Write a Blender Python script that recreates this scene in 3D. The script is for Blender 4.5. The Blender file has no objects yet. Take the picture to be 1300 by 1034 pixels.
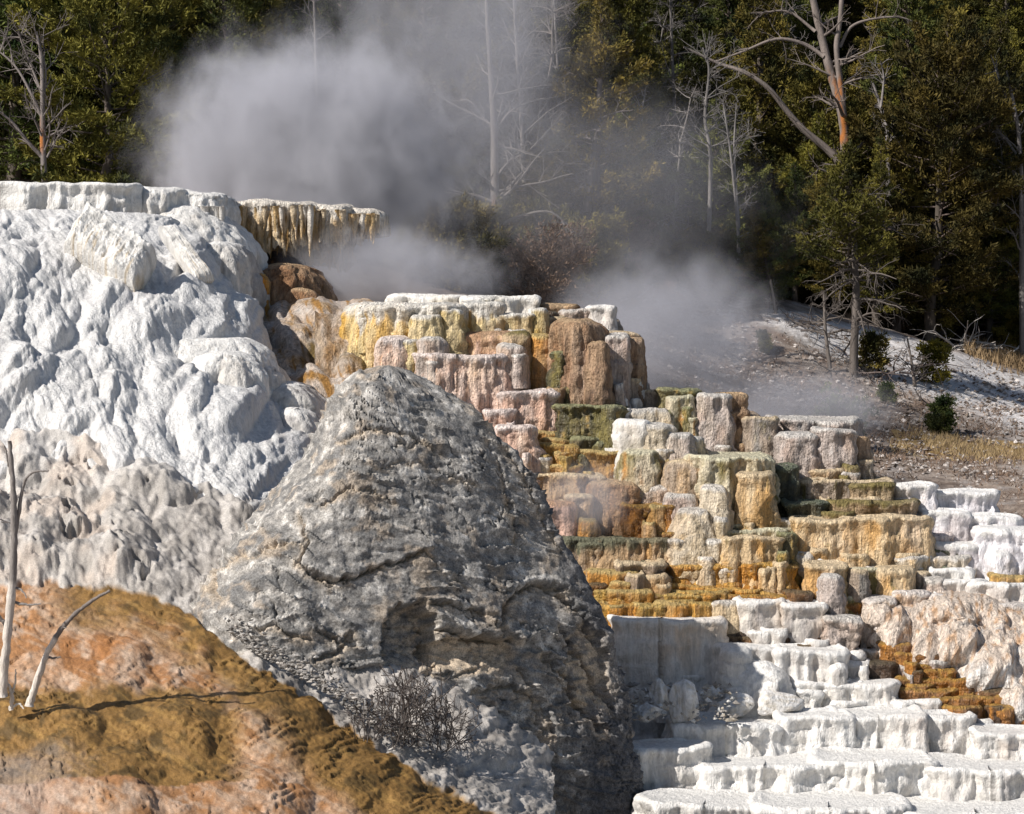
import bpy, math, random
import numpy as np
from math import radians, sin, cos, pi
from mathutils import Vector

SC = bpy.context.scene
COL = SC.collection
random.seed(7)
RNG = np.random.default_rng(11)

# ------------------------------------------------------------------ camera
F = 2816.0                      # focal length in photo pixels (1300 wide)
CX, HOR = 650.0, 400.0          # centre column, eye-level row
CAMZ = 8.0
PITCH = math.atan((517.0 - HOR) / F)
cam = bpy.data.cameras.new('camera')
cam.sensor_width = 36.0
cam.sensor_fit = 'HORIZONTAL'
cam.lens = 36.0 * F / 1300.0
cam.clip_start = 0.5
cam.clip_end = 3000.0
camo = bpy.data.objects.new('camera', cam)
COL.objects.link(camo)
camo.location = (0, 0, CAMZ)
camo.rotation_euler = (pi / 2 - PITCH, 0, 0)
SC.camera = camo

# ------------------------------------------------------------------ light
SUN_EL, SUN_AZ = radians(39), radians(-120)      # azimuth measured from +Y clockwise
sdir = Vector((sin(SUN_AZ) * cos(SUN_EL), cos(SUN_AZ) * cos(SUN_EL), sin(SUN_EL)))
world = bpy.data.worlds.new('World')
SC.world = world
world.use_nodes = True
wn = world.node_tree
sky = wn.nodes.new('ShaderNodeTexSky')
sky.sky_type = 'NISHITA'
sky.sun_disc = False
sky.sun_elevation = SUN_EL
sky.sun_rotation = SUN_AZ
wn.links.new(sky.outputs[0], wn.nodes['Background'].inputs[0])
wn.nodes['Background'].inputs[1].default_value = 0.068
sun = bpy.data.lights.new('sun', 'SUN')
sun.energy = 5.0
sun.angle = radians(0.5)
sun.color = (1.0, 0.95, 0.88)
suno = bpy.data.objects.new('sun', sun)
COL.objects.link(suno)
suno.rotation_euler = sdir.to_track_quat('Z', 'Y').to_euler()
SC.view_settings.view_transform = 'Standard'
SC.view_settings.look = 'None'
SC.view_settings.gamma = 1.0
SC.view_settings.exposure = 0.2
SC.view_settings.use_curve_mapping = False
SC.render.engine = 'CYCLES'
SC.cycles.use_denoising = True
SC.cycles.max_bounces = 6
SC.cycles.diffuse_bounces = 3
SC.cycles.volume_bounces = 1
SC.cycles.volume_step_rate = 1.0
SC.cycles.volume_max_steps = 96
SC.cycles.sample_clamp_indirect = 4.0

# ------------------------------------------------------------------ helpers
CP, SP = cos(PITCH), sin(PITCH)
def at(px, py, D):
    """world point seen at photo pixel (px,py) at world distance y = D"""
    px = np.asarray(px, float); py = np.asarray(py, float); D = np.asarray(D, float)
    u = (px - CX) / F
    v = -(py - 517.0) / F
    dy = CP + v * SP
    dz = -SP + v * CP
    k = D / dy
    return np.stack([u * k, D + 0 * u, CAMZ + dz * k], -1)

def atv(px, py, D):
    return Vector(at(px, py, D).tolist())

_perm = np.random.default_rng(3).permutation(256).astype(np.int32)
_perm = np.concatenate([_perm, _perm, _perm])
_g = np.random.default_rng(5).normal(size=(256, 3))
_g /= np.linalg.norm(_g, axis=1)[:, None]
_g = _g.astype(np.float32)
def noise(x, y, z=0.0):
    x = np.asarray(x, np.float32); y = np.asarray(y, np.float32)
    z = np.asarray(z, np.float32) + np.zeros_like(x)
    y = y + np.zeros_like(x)
    xi = np.floor(x).astype(np.int32); yi = np.floor(y).astype(np.int32); zi = np.floor(z).astype(np.int32)
    xf = x - xi; yf = y - yi; zf = z - zi
    xi &= 255; yi &= 255; zi &= 255
    fu = xf * xf * xf * (xf * (xf * 6 - 15) + 10)
    fv = yf * yf * yf * (yf * (yf * 6 - 15) + 10)
    fw = zf * zf * zf * (zf * (zf * 6 - 15) + 10)
    def gr(dx, dy, dz):
        h = _perm[_perm[_perm[(xi + dx) & 255] + ((yi + dy) & 255)] + ((zi + dz) & 255)]
        g = _g[h]
        return g[..., 0] * (xf - dx) + g[..., 1] * (yf - dy) + g[..., 2] * (zf - dz)
    a = gr(0, 0, 0) * (1 - fu) + gr(1, 0, 0) * fu
    b = gr(0, 1, 0) * (1 - fu) + gr(1, 1, 0) * fu
    c = gr(0, 0, 1) * (1 - fu) + gr(1, 0, 1) * fu
    d = gr(0, 1, 1) * (1 - fu) + gr(1, 1, 1) * fu
    return ((a * (1 - fv) + b * fv) * (1 - fw) + (c * (1 - fv) + d * fv) * fw) * 1.5
def fbm(x, y, z=0.0, o=4):
    s = 0; a = 1.0; f = 1.0; t = 0
    for i in range(o):
        s = s + a * noise(x * f + 17.3 * i, y * f + 5.1 * i, z * f + 3.7 * i); t += a; a *= .5; f *= 2.03
    return s / t
def billow(x, y, z=0.0, o=2):
    s = 0; a = 1.0; f = 1.0; t = 0
    for i in range(o):
        s = s + a * np.abs(noise(x * f + 9.3 * i, y * f + 5.7 * i, z * f)); t += a; a *= .5; f *= 2.1
    return s / t
def sstep(a, b, x):
    t = np.clip((x - a) / (b - a), 0, 1)
    return t * t * (3 - 2 * t)
def mix(c1, c2, t):
    return c1 * (1 - t[..., None]) + c2 * t[..., None]

def mesh_np(name, V, quads=None, tris=None, col=None, smooth=True):
    me = bpy.data.meshes.new(name)
    V = np.ascontiguousarray(V.reshape(-1, 3), dtype=np.float32)
    nq = 0 if quads is None else len(quads)
    nt = 0 if tris is None else len(tris)
    me.vertices.add(len(V)); me.vertices.foreach_set('co', V.ravel())
    me.loops.add(nq * 4 + nt * 3); me.polygons.add(nq + nt)
    li = []; ls = []; lt = []
    if nq:
        li.append(np.asarray(quads, np.int32).ravel()); ls.append(np.arange(nq) * 4); lt.append(np.full(nq, 4))
    if nt:
        li.append(np.asarray(tris, np.int32).ravel()); ls.append(nq * 4 + np.arange(nt) * 3); lt.append(np.full(nt, 3))
    me.loops.foreach_set('vertex_index', np.concatenate(li).astype(np.int32))
    me.polygons.foreach_set('loop_start', np.concatenate(ls).astype(np.int32))
    me.polygons.foreach_set('loop_total', np.concatenate(lt).astype(np.int32))
    me.polygons.foreach_set('use_smooth', np.full(nq + nt, smooth, dtype=bool))
    me.update(calc_edges=True)
    if col is not None:
        at_ = me.color_attributes.new('Col', 'FLOAT_COLOR', 'POINT')
        c = np.ones((len(V), 4), np.float32); c[:, :3] = np.clip(col.reshape(-1, 3), 0.003, 0.95)
        at_.data.foreach_set('color', c.ravel())
    return me

def grid_quads(nr, nc, wrap=False, off=0):
    r = np.arange(nr - 1)[:, None]; c = np.arange(nc if wrap else nc - 1)[None, :]
    c2 = (c + 1) % nc
    a = r * nc + c; b = r * nc + c2; d = (r + 1) * nc + c; e = (r + 1) * nc + c2
    return np.stack([a + 0 * b, d + 0 * b, e + 0 * a, b + 0 * a], -1).reshape(-1, 4) + off

def link(name, me, m=None, parent=None, **props):
    o = bpy.data.objects.new(name, me)
    COL.objects.link(o)
    if m is not None and not me.materials:
        me.materials.append(m)
    if parent is not None:
        o.parent = parent
    for k, v in props.items():
        if v: o[k] = v
    return o
def thing(name, loc, label, cat, group=None):
    o = bpy.data.objects.new(name, None); COL.objects.link(o)
    o.empty_display_size = 0.2
    o.location = loc; o['label'] = label; o['category'] = cat
    if group: o['group'] = group
    return o
def vnormals(P):
    du = np.gradient(P, axis=1); dv = np.gradient(P, axis=0)
    n = np.cross(du, dv)
    return n / (np.linalg.norm(n, axis=-1, keepdims=True) + 1e-9)

# tubes -------------------------------------------------------------------
class Tubes:
    def __init__(s): s.V = []; s.Q = []; s.T = []; s.C = []; s.n = 0
    def add(s, pts, rad, sides=6, cap=True, col=None):
        pts = np.asarray(pts, float); rad = np.broadcast_to(np.asarray(rad, float), (len(pts),))
        t = np.gradient(pts, axis=0); t /= np.linalg.norm(t, axis=1)[:, None] + 1e-9
        ref = np.array([0, 0, 1.0]) if abs(t[0][2]) < .8 else np.array([1.0, 0, 0])
        a = np.cross(t, ref); a /= np.linalg.norm(a, axis=1)[:, None] + 1e-9
        b = np.cross(t, a)
        th = np.arange(sides) * 2 * pi / sides
        ring = pts[:, None] + rad[:, None, None] * (a[:, None] * np.cos(th)[None, :, None] + b[:, None] * np.sin(th)[None, :, None])
        s.V.append(ring.reshape(-1, 3)); s.Q.append(grid_quads(len(pts), sides, True, s.n))
        if col is not None: s.C.append(np.repeat(np.asarray(col, float).reshape(-1, 3) * np.ones((len(pts), 1)), sides, axis=0))
        if cap:
            for base, rev in ((0, True), ((len(pts) - 1) * sides, False)):
                for k in range(1, sides - 1):
                    tr = [s.n + base, s.n + base + k, s.n + base + k + 1]
                    s.T.append(tr[::-1] if rev else tr)
        s.n += len(pts) * sides
    def mesh(s, name):
        return mesh_np(name, np.concatenate(s.V), np.concatenate(s.Q), np.array(s.T, int) if s.T else None,
                       np.concatenate(s.C) if s.C else None)

# ------------------------------------------------------------------ materials
def new_mat(name):
    m = bpy.data.materials.new(name); m.use_nodes = True
    nt = m.node_tree; b = nt.nodes['Principled BSDF']
    return m, nt, b
def N(nt, t, **k):
    n = nt.nodes.new(t)
    for a, v in k.items(): setattr(n, a, v)
    return n
def mineral_mat(name, rough=0.75, spec=0.3, bump=0.35, scales=(9, 45), stretch=1.0, var=0.25, dist=0.03, streak=0):
    m, nt, b = new_mat(name)
    L = nt.links
    at_ = N(nt, 'ShaderNodeAttribute', attribute_name='Col')
    tc = N(nt, 'ShaderNodeTexCoord')
    mp = N(nt, 'ShaderNodeMapping'); mp.inputs['Scale'].default_value = (1, 1, 1 / stretch)
    L.new(tc.outputs['Object'], mp.inputs[0])
    n1 = N(nt, 'ShaderNodeTexNoise'); n1.inputs['Scale'].default_value = scales[0]; n1.inputs['Detail'].default_value = 5; n1.inputs['Roughness'].default_value = .65
    n2 = N(nt, 'ShaderNodeTexNoise'); n2.inputs['Scale'].default_value = scales[1]; n2.inputs['Detail'].default_value = 4; n2.inputs['Roughness'].default_value = .7
    L.new(mp.outputs[0], n1.inputs[0]); L.new(mp.outputs[0], n2.inputs[0])
    mr = N(nt, 'ShaderNodeMapRange'); mr.inputs[1].default_value = .3; mr.inputs[2].default_value = .7
    mr.inputs[3].default_value = 1 - var; mr.inputs[4].default_value = 1 + var * .6
    L.new(n2.outputs[0], mr.inputs[0])
    mr1 = N(nt, 'ShaderNodeMapRange'); mr1.inputs[1].default_value = .3; mr1.inputs[2].default_value = .7
    mr1.inputs[3].default_value = 1 - var * .5; mr1.inputs[4].default_value = 1 + var * .4
    L.new(n1.outputs[0], mr1.inputs[0])
    mu = N(nt, 'ShaderNodeMath', operation='MULTIPLY'); L.new(mr.outputs[0], mu.inputs[0]); L.new(mr1.outputs[0], mu.inputs[1])
    vm = N(nt, 'ShaderNodeVectorMath', operation='SCALE'); L.new(at_.outputs['Color'], vm.inputs[0]); L.new(mu.outputs[0], vm.inputs['Scale'])
    L.new(vm.outputs[0], b.inputs['Base Color'])
    b.inputs['Roughness'].default_value = rough
    b.inputs['Specular IOR Level'].default_value = spec
    ad = N(nt, 'ShaderNodeMath', operation='MULTIPLY_ADD'); ad.inputs[1].default_value = .5
    L.new(n2.outputs[0], ad.inputs[0]); L.new(n1.outputs[0], ad.inputs[2])
    if streak:
        mp3 = N(nt, 'ShaderNodeMapping'); mp3.inputs['Scale'].default_value = (1, 1, .09); L.new(tc.outputs['Object'], mp3.inputs[0])
        n3 = N(nt, 'ShaderNodeTexNoise'); n3.inputs['Scale'].default_value = 15; n3.inputs['Detail'].default_value = 4; n3.inputs['Roughness'].default_value = .7; n3.inputs['Distortion'].default_value = .25
        L.new(mp3.outputs[0], n3.inputs[0])
        vo = N(nt, 'ShaderNodeTexVoronoi'); vo.inputs['Scale'].default_value = 22; L.new(tc.outputs['Object'], vo.inputs[0])
        a3 = N(nt, 'ShaderNodeMath', operation='MULTIPLY_ADD'); a3.inputs[1].default_value = streak * 1.6; L.new(n3.outputs[0], a3.inputs[0]); L.new(ad.outputs[0], a3.inputs[2])
        a4 = N(nt, 'ShaderNodeMath', operation='MULTIPLY_ADD'); a4.inputs[1].default_value = -streak * .35; L.new(vo.outputs['Distance'], a4.inputs[0]); L.new(a3.outputs[0], a4.inputs[2])
        ad = a4
        mr3 = N(nt, 'ShaderNodeMapRange'); mr3.inputs[1].default_value = .35; mr3.inputs[2].default_value = .65; mr3.inputs[3].default_value = 1 - .38 * streak; mr3.inputs[4].default_value = 1 + .34 * streak
        L.new(n3.outputs[0], mr3.inputs[0])
        m4 = N(nt, 'ShaderNodeMath', operation='MULTIPLY'); L.new(mu.outputs[0], m4.inputs[0]); L.new(mr3.outputs[0], m4.inputs[1]); L.new(m4.outputs[0], vm.inputs['Scale'])
    bp = N(nt, 'ShaderNodeBump'); bp.inputs['Strength'].default_value = bump; bp.inputs['Distance'].default_value = dist
    L.new(ad.outputs[0], bp.inputs['Height']); L.new(bp.outputs[0], b.inputs['Normal'])
    return m
M_TRAV = mineral_mat('travertine', .7, .3, 1.0, (9, 38), 2.2, .26, .06, 1.0)
M_WHITE = mineral_mat('white_travertine', .85, .2, .9, (6, 34), 1.6, .10, .05, .45)
M_WET = mineral_mat('wet_travertine', .42, .5, 1.0, (11, 40), 2.2, .35, .05, 1.2)
M_ROCK = mineral_mat('weathered_rock', .9, .2, .8, (10, 42), 1.0, .6, .035)
M_RUN = mineral_mat('mineral_runoff', .6, .3, .8, (8, 46), 1.0, .34, .03)
M_GROUND = mineral_mat('gravel_ground', .95, .1, .8, (3, 22), 1.0, .5, .06)

def simple_mat(name, c1, c2, scale=3, rough=.8, bump=.4, objrand=0.0, stretch=None, spec=.2):
    m, nt, b = new_mat(name); L = nt.links
    tc = N(nt, 'ShaderNodeTexCoord'); n = N(nt, 'ShaderNodeTexNoise'); n.inputs['Scale'].default_value = scale; n.inputs['Detail'].default_value = 5
    src = tc.outputs['Object']
    if stretch:
        mp = N(nt, 'ShaderNodeMapping'); mp.inputs['Scale'].default_value = stretch; L.new(src, mp.inputs[0]); src = mp.outputs[0]
    L.new(src, n.inputs[0])
    r = N(nt, 'ShaderNodeValToRGB'); r.color_ramp.elements[0].position = .36; r.color_ramp.elements[1].position = .64
    r.color_ramp.elements[0].color = (*c1, 1); r.color_ramp.elements[1].color = (*c2, 1)
    L.new(n.outputs[0], r.inputs[0])
    out = r.outputs[0]
    if objrand:
        oi = N(nt, 'ShaderNodeObjectInfo')
        hs = N(nt, 'ShaderNodeHueSaturation')
        mr = N(nt, 'ShaderNodeMapRange'); mr.inputs[3].default_value = 1 - objrand; mr.inputs[4].default_value = 1 + objrand
        L.new(oi.outputs['Random'], mr.inputs[0]); L.new(mr.outputs[0], hs.inputs['Value'])
        mh = N(nt, 'ShaderNodeMapRange'); mh.inputs[3].default_value = .478; mh.inputs[4].default_value = .515
        mm = N(nt, 'ShaderNodeMath', operation='FRACT'); m7 = N(nt, 'ShaderNodeMath', operation='MULTIPLY'); m7.inputs[1].default_value = 7.31
        L.new(oi.outputs['Random'], m7.inputs[0]); L.new(m7.outputs[0], mm.inputs[0]); L.new(mm.outputs[0], mh.inputs[0]); L.new(mh.outputs[0], hs.inputs['Hue'])
        L.new(out, hs.inputs['Color']); out = hs.outputs[0]
    L.new(out, b.inputs['Base Color'])
    b.inputs['Roughness'].default_value = rough; b.inputs['Specular IOR Level'].default_value = spec
    if bump:
        bp = N(nt, 'ShaderNodeBump'); bp.inputs['Strength'].default_value = bump; bp.inputs['Distance'].default_value = .02
        L.new(n.outputs[0], bp.inputs['Height']); L.new(bp.outputs[0], b.inputs['Normal'])
    return m
M_NEEDLE = simple_mat('olive_needles', (.022, .027, .006), (.18, .15, .028), 1.1, .75, 0, .45)
M_NEEDLE2 = simple_mat('dark_green_needles', (.016, .028, .008), (.12, .13, .028), 1.2, .75, 0, .45)
M_NEEDLE3 = simple_mat('yellow_green_needles', (.06, .065, .006), (.22, .2, .02), 1.5, .7, 0, .1)
M_BARK = simple_mat('grey_brown_bark', (.05, .04, .035), (.14, .115, .095), 6, .9, .8, .2, (1, 1, .25))
M_DEAD = mineral_mat('weathered_deadwood', .8, .2, .8, (14, 60), 5, .35, .02)
M_TWIG = simple_mat('dry_twigs', (.07, .055, .045), (.16, .13, .11), 8, .85, 0, .2)
M_GRASS = simple_mat('golden_dry_grass', (.20, .145, .075), (.40, .30, .16), 4, .8, 0, .2)
M_DRY = simple_mat('dry_brown_litter', (.1, .065, .045), (.26, .18, .13), 5, .9, 0)

# ------------------------------------------------------------------ colours
c = lambda *a: np.array(a, float)
WHITE = c(.79, .77, .74); OFFW = c(.70, .665, .62); GREYW = c(.46, .435, .42); CREAM = c(.74, .59, .39)
PEACH = c(.72, .50, .36); PINK = c(.66, .44, .36); ORANGE = c(.62, .27, .04); OCHRE = c(.56, .32, .06)
YELLOW = c(.60, .39, .10); OLIVE = c(.20, .165, .045); DKOL = c(.085, .08, .04); GREEN = c(.13, .15, .10)
BROWN = c(.20, .085, .02); DKBR = c(.06, .03, .015); TAN = c(.52, .36, .21); TANG = c(.38, .30, .235); GREY = c(.30, .285, .27)
LILAC = c(.62, .58, .60); RUST = c(.42, .17, .025)
# palette: base, streak A, streak B, rim colour, rim width (m), amounts
PAL = {
 'W':  (WHITE, OFFW, GREYW, WHITE, .1, .5, .18),
 'LW': (c(.74, .72, .75), LILAC, GREYW, WHITE, .1, .6, .12),
 'GW': (OFFW, GREYW, GREY, WHITE, .08, .6, .3),
 'YW': (c(.80, .64, .34), c(.72, .42, .08), c(.52, .26, .04), WHITE, .26, .6, .3),
 'YG': (c(.72, .60, .34), c(.60, .40, .10), OLIVE, WHITE, .06, .6, .3),
 'WG': (c(.74, .70, .58), OFFW, OLIVE, WHITE, .12, .5, .4),
 'P':  (c(.80, .62, .53), c(.74, .48, .37), c(.62, .36, .24), c(.82, .72, .68), .12, .7, .3),
 'PO': (PINK, c(.60, .34, .20), OCHRE, c(.5, .3, .18), .05, .6, .5),
 'PG': (c(.56, .48, .44), c(.5, .38, .32), GREYW, OFFW, .06, .5, .4),
 'T':  (TAN, TANG, c(.35, .2, .09), CREAM, .05, .6, .4),
 'TB': (c(.42, .27, .16), c(.30, .16, .08), DKBR, TAN, .04, .6, .4),
 'TG': (TANG, GREY, OLIVE, CREAM, .05, .6, .3),
 'C':  (c(.72, .62, .48), CREAM, c(.55, .36, .16), OFFW, .07, .6, .35),
 'CO': (c(.78, .58, .35), c(.70, .40, .14), OLIVE, CREAM, .08, .7, .3),
 'CG': (c(.70, .62, .45), OLIVE, ORANGE, c(.7, .66, .48), .05, .6, .35),
 'O':  (ORANGE, OCHRE, BROWN, c(.6, .36, .1), .03, .6, .4),
 'OY': (c(.54, .29, .06), YELLOW, BROWN, c(.52, .36, .12), .04, .5, .4),
 'OC': (c(.54, .30, .09), ORANGE, TAN, c(.55, .42, .18), .05, .5, .4),
 'R':  (RUST, BROWN, OCHRE, c(.42, .24, .05), .03, .6, .3),
 'B':  (BROWN, DKBR, RUST, c(.14, .1, .05), .03, .6, .3),
 'DB': (DKBR, c(.03, .02, .015), BROWN, c(.09, .07, .04), .03, .6, .2),
 'V':  (OLIVE, DKOL, YELLOW, c(.3, .3, .16), .05, .6, .35),
 'VD': (DKOL, c(.04, .045, .03), GREEN, GREEN, .07, .5, .4),
 'VT': (TAN, TANG, c(.3, .2, .12), GREEN, .16, .6, .4),
 'OVT': (c(.48, .36, .22), TAN, OLIVE, OLIVE, .09, .6, .3),
}
WETP = {'O', 'OY', 'R', 'B', 'DB', 'V', 'VD'}

# ------------------------------------------------------------------ surface patch from control rows
def catmull(P, t):
    n = len(P); i = np.clip(np.floor(t).astype(int), 0, n - 2); f = (t - i)
    def g(k): return P[np.clip(k, 0, n - 1)]
    sh = (len(t),) + (1,) * (P.ndim - 1); f = f.reshape(sh)
    p0, p1, p2, p3 = g(i - 1), g(i), g(i + 1), g(i + 2)
    p0 = np.where((i - 1 < 0).reshape(sh), 2 * p1 - p2, p0); p3 = np.where((i + 2 > n - 1).reshape(sh), 2 * p2 - p1, p3)
    return .5 * (2 * p1 + (p2 - p0) * f + (2 * p0 - 5 * p1 + 4 * p2 - p3) * f ** 2 + (3 * p1 - p0 - 3 * p2 + p3) * f ** 3)
def patch_ctrl(ctrl, nr, nc):
    A = np.array(ctrl, float)                       # rows, cols, (px,py,D)
    A = catmull(A, np.linspace(0, len(A) - 1, nr))
    A = catmull(A.transpose(1, 0, 2), np.linspace(0, A.shape[1] - 1, nc)).transpose(1, 0, 2)
    return A[..., 0], A[..., 1], A[..., 2]

def tongue_field(S, T, items):
    """overlapping flowstone tongues; items: (s,t,len,wid,height,angle from straight down to the right)"""
    H = np.zeros_like(S)
    for (s0, t0, Ln, W, h, ang) in items:
        R = Ln + W
        m = (np.abs(S - s0) < R) & (np.abs(T - t0) < R)
        if not m.any(): continue
        ds = S[m] - s0; dt = T[m] - t0
        dx, dyv = sin(ang), cos(ang)
        a = (ds * dx + dt * dyv) / Ln + .5           # 0 upstream .. 1 nose
        b = (ds * dyv - dt * dx) / W
        wa = np.clip(.45 + .55 * np.clip(a, 0, 1), .1, 1)
        ca = np.clip(1 - (b / wa) ** 2, 0, 1) ** .6
        ra = sstep(0, .75, a) * np.clip(1 - np.clip((a - .72) / .28, 0, 1) ** 2.2, 0, 1)
        H[m] = np.maximum(H[m], h * ca * ra)
    return H
def rand_tongues(n, xr, yr, Lr, Wr, hk, ang, inside=None, rng=RNG, aj=.25):
    out = []
    while len(out) < n:
        s = rng.uniform(*xr); t = rng.uniform(*yr)
        if inside is not None and not inside(s, t): continue
        W = rng.uniform(*Wr); Ln = rng.uniform(*Lr)
        a = ang(s, t) if callable(ang) else ang
        out.append((s, t, Ln, W, hk * W * rng.uniform(.6, 1.2), a + rng.normal() * aj))
    return out

PXM = 1 / F     # metres per pixel at unit distance

# ================================================================== SETTING: background ground and hill
cols = [-2600, -700, -200, 0, 200, 400, 600, 750, 900, 1000, 1100, 1200, 1300, 1500, 2000, 4200]
rowsD = [42, 46, 52, 58, 64, 70, 74, 80, 90, 105, 130, 170, 300]
tab = [
 [720] * 16,
 [560, 560, 560, 560, 560, 560, 560, 580, 620, 640, 650, 655, 660, 670, 680, 680],
 [430, 430, 430, 430, 430, 430, 440, 470, 540, 570, 590, 600, 605, 610, 620, 620],
 [330, 330, 330, 330, 330, 340, 370, 430, 500, 530, 553, 566, 572, 580, 590, 590],
 [270, 270, 270, 270, 270, 300, 345, 390, 455, 480, 505, 522, 535, 560, 560, 560],
 [220, 220, 220, 220, 230, 260, 320, 350, 400, 402, 438, 466, 498, 540, 540, 540],
 [190, 190, 190, 190, 200, 230, 290, 330, 372, 384, 414, 442, 472, 520, 520, 520],
 [150, 150, 150, 150, 160, 190, 250, 300, 350, 372, 405, 430, 450, 480, 480, 480],
 [60, 60, 60, 60, 70, 90, 150, 190, 250, 280, 310, 330, 350, 370, 370, 370],
 [-80, -80, -80, -80, -80, -60, -40, 20, 60, 100, 130, 150, 160, 180, 180, 180],
 [-320, -320, -320, -320, -320, -300, -290, -260, -240, -200, -200, -200, -200, -180, -150, -150],
 [-600] * 16,
 [-900] * 16]
ctrl = [[(cols[j], tab[i][j], rowsD[i]) for j in range(16)] for i in range(13)]
_A = np.array(ctrl, float)
def back_surface(nr, tcols, trows):
    A = catmull(_A, trows); A = catmull(A.transpose(1, 0, 2), tcols).transpose(1, 0, 2)
    return A[..., 0], A[..., 1], A[..., 2]
trow = np.concatenate([np.linspace(0, 8, 330)[:-1], np.linspace(8, 12, 60)])
tcol = np.concatenate([np.linspace(0, 2, 20)[:-1], np.linspace(2, 13, 420)[:-1], np.linspace(13, 15, 20)])
PX, PY, DD = back_surface(0, tcol, trow)
P = at(PX, PY, DD)
P[..., 2] += .25 * fbm(P[..., 0] * .35, P[..., 1] * .35, 0, 4) + .05 * fbm(P[..., 0] * 2.5, P[..., 1] * 2.5, 5, 3)
BACK = P
bx, by, bz = P[..., 0], P[..., 1], P[..., 2]
nz = fbm(bx * .6, by * .6, 2, 4); nf = fbm(bx * 3, by * 3, 4, 3)
base = mix(c(.20, .15, .12) + 0 * P, c(.33, .28, .245), sstep(-.25, .35, nz + .7 * nf))
crest = np.interp(PX, [930, 990, 1100, 1200, 1300, 1400], [395, 392, 418, 446, 478, 505])
band = sstep(0, 10, PY - crest + 6) * (1 - sstep(np.interp(PX, [980, 1100, 1200, 1300], [18, 50, 52, 62]), np.interp(PX, [980, 1100, 1200, 1300], [30, 72, 72, 92]), PY - crest + 14 * nf)) * sstep(955, 985, PX) * (1 - sstep(1420, 1500, PX))
base = mix(base, c(.66, .63, .62), band * sstep(-.5, -.1, nf + .3 * nz))
pale = sstep(.0, .35, fbm(bx * 1.3, by * 1.3, 9, 3)) * (PX > 650) * (DD < 78) * .55
base = mix(base, c(.5, .47, .45), pale)
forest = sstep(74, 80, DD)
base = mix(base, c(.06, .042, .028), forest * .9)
gold = sstep(.0, .2, nz + .4) * (np.abs(DD - 57.5) < 2.2) * (PX > 1130)
base = mix(base, c(.36, .24, .09), gold * .8)
dry = (PX > 1100) * (DD < 57) * sstep(-.2, .3, nf) * .5
base = mix(base, c(.42, .33, .26), dry)
link('hillside_ground', mesh_np('hillside_ground', P, grid_quads(*P.shape[:2]), col=base), M_GROUND, kind='structure')

# wide base ground below the formation
g = np.linspace(-1, 1, 60)
GX, GY = np.meshgrid(g ** 3 * 600, (g ** 3) * 600 + 30)
GZ = -.6 + .3 * fbm(GX * .1, GY * .1, 1, 3)
P = np.stack([GX, GY, GZ], -1)
P[..., 2] = np.where(GY > 60, P[..., 2] - 8, P[..., 2])
link('lower_ground', mesh_np('lower_ground', P, grid_quads(60, 60), col=c(.45, .42, .4) + 0 * P), M_GROUND, kind='structure')

# ================================================================== white flowstone slope
Wc = [
 [(-120, 268, 43.8), (0, 268, 43.4), (80, 268, 43.2), (150, 272, 43), (230, 300, 42.6), (275, 345, 42.3), (298, 395, 42.8), (308, 440, 44)],
 [(-120, 325, 41.4), (0, 325, 41.2), (80, 328, 41), (150, 335, 40.8), (230, 362, 40.3), (280, 395, 40), (312, 432, 40.6), (324, 480, 42)],
 [(-120, 400, 39.2), (0, 400, 39), (80, 402, 38.9), (160, 415, 38.4), (250, 425, 38), (318, 450, 38), (358, 505, 38.6), (372, 565, 40.2)],
 [(-120, 490, 37.2), (0, 490, 37), (80, 492, 36.8), (160, 500, 36.5), (250, 510, 36.1), (325, 535, 36.1), (385, 590, 36.7), (402, 650, 38.4)],
 [(-120, 575, 35.3), (0, 575, 35.1), (80, 582, 34.9), (160, 590, 34.6), (240, 604, 34.3), (310, 630, 34.2), (358, 670, 34.6), (378, 710, 36)],
 [(-120, 640, 34.7), (0, 640, 34.5), (80, 645, 34.4), (160, 650, 34.1), (240, 662, 33.9), (300, 690, 33.8), (345, 730, 34.1), (355, 770, 35)],
 [(-120, 700, 35.6), (0, 700, 35.5), (80, 705, 35.4), (160, 710, 35.1), (240, 722, 34.9), (300, 750, 34.8), (345, 790, 35.1), (355, 820, 36)]]
PX, PY, DD = patch_ctrl(Wc, 330, 360)
DD = DD + (PX - 120) * .011 * (1 - sstep(430, 640, PY)) * sstep(250, 300, PY)
P = at(PX, PY, DD); n0 = vnormals(P)
if n0[..., 1].mean() > 0: n0 = -n0
ws = noise(PX / 60, PY / 60, 3) * 14; wt = noise(PX / 60, PY / 60, 8) * 14
S, T = PX + ws, PY + wt
ang = lambda s, t: .15 + .55 * min(1, max(0, (s + 40) / 260)) + .25 * (t > 480)
r2 = np.random.default_rng(21)
big = rand_tongues(60, (-120, 400), (290, 660), (90, 150), (34, 60), .0075, ang, rng=r2)
med = rand_tongues(420, (-120, 400), (280, 670), (40, 85), (14, 30), .0085, ang, rng=r2)
sml = rand_tongues(1100, (-120, 400), (280, 670), (18, 36), (7, 13), .0075, ang, rng=r2, aj=.4)
h = tongue_field(S, T, big) * .6 + tongue_field(S, T, med) * .6 + .65 * tongue_field(S, T, sml)
for (yy, x0, x1, hh) in ((372, -80, 240, .2), (430, 130, 335, .3), (340, -80, 120, .15), (500, 0, 150, .2), (545, 90, 330, .15)):
    yl = yy + 10 * noise(PX / 70, PY * 0 + yy, 1) * 3
    h += hh * sstep(-26, 6, PY - yl + 26) * (1 - sstep(0, 55, PY - yl)) * sstep(x0 - 30, x0 + 30, PX) * (1 - sstep(x1 - 20, x1 + 25, PX))
flow = (S * cos(.5) - T * sin(.5))
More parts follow.
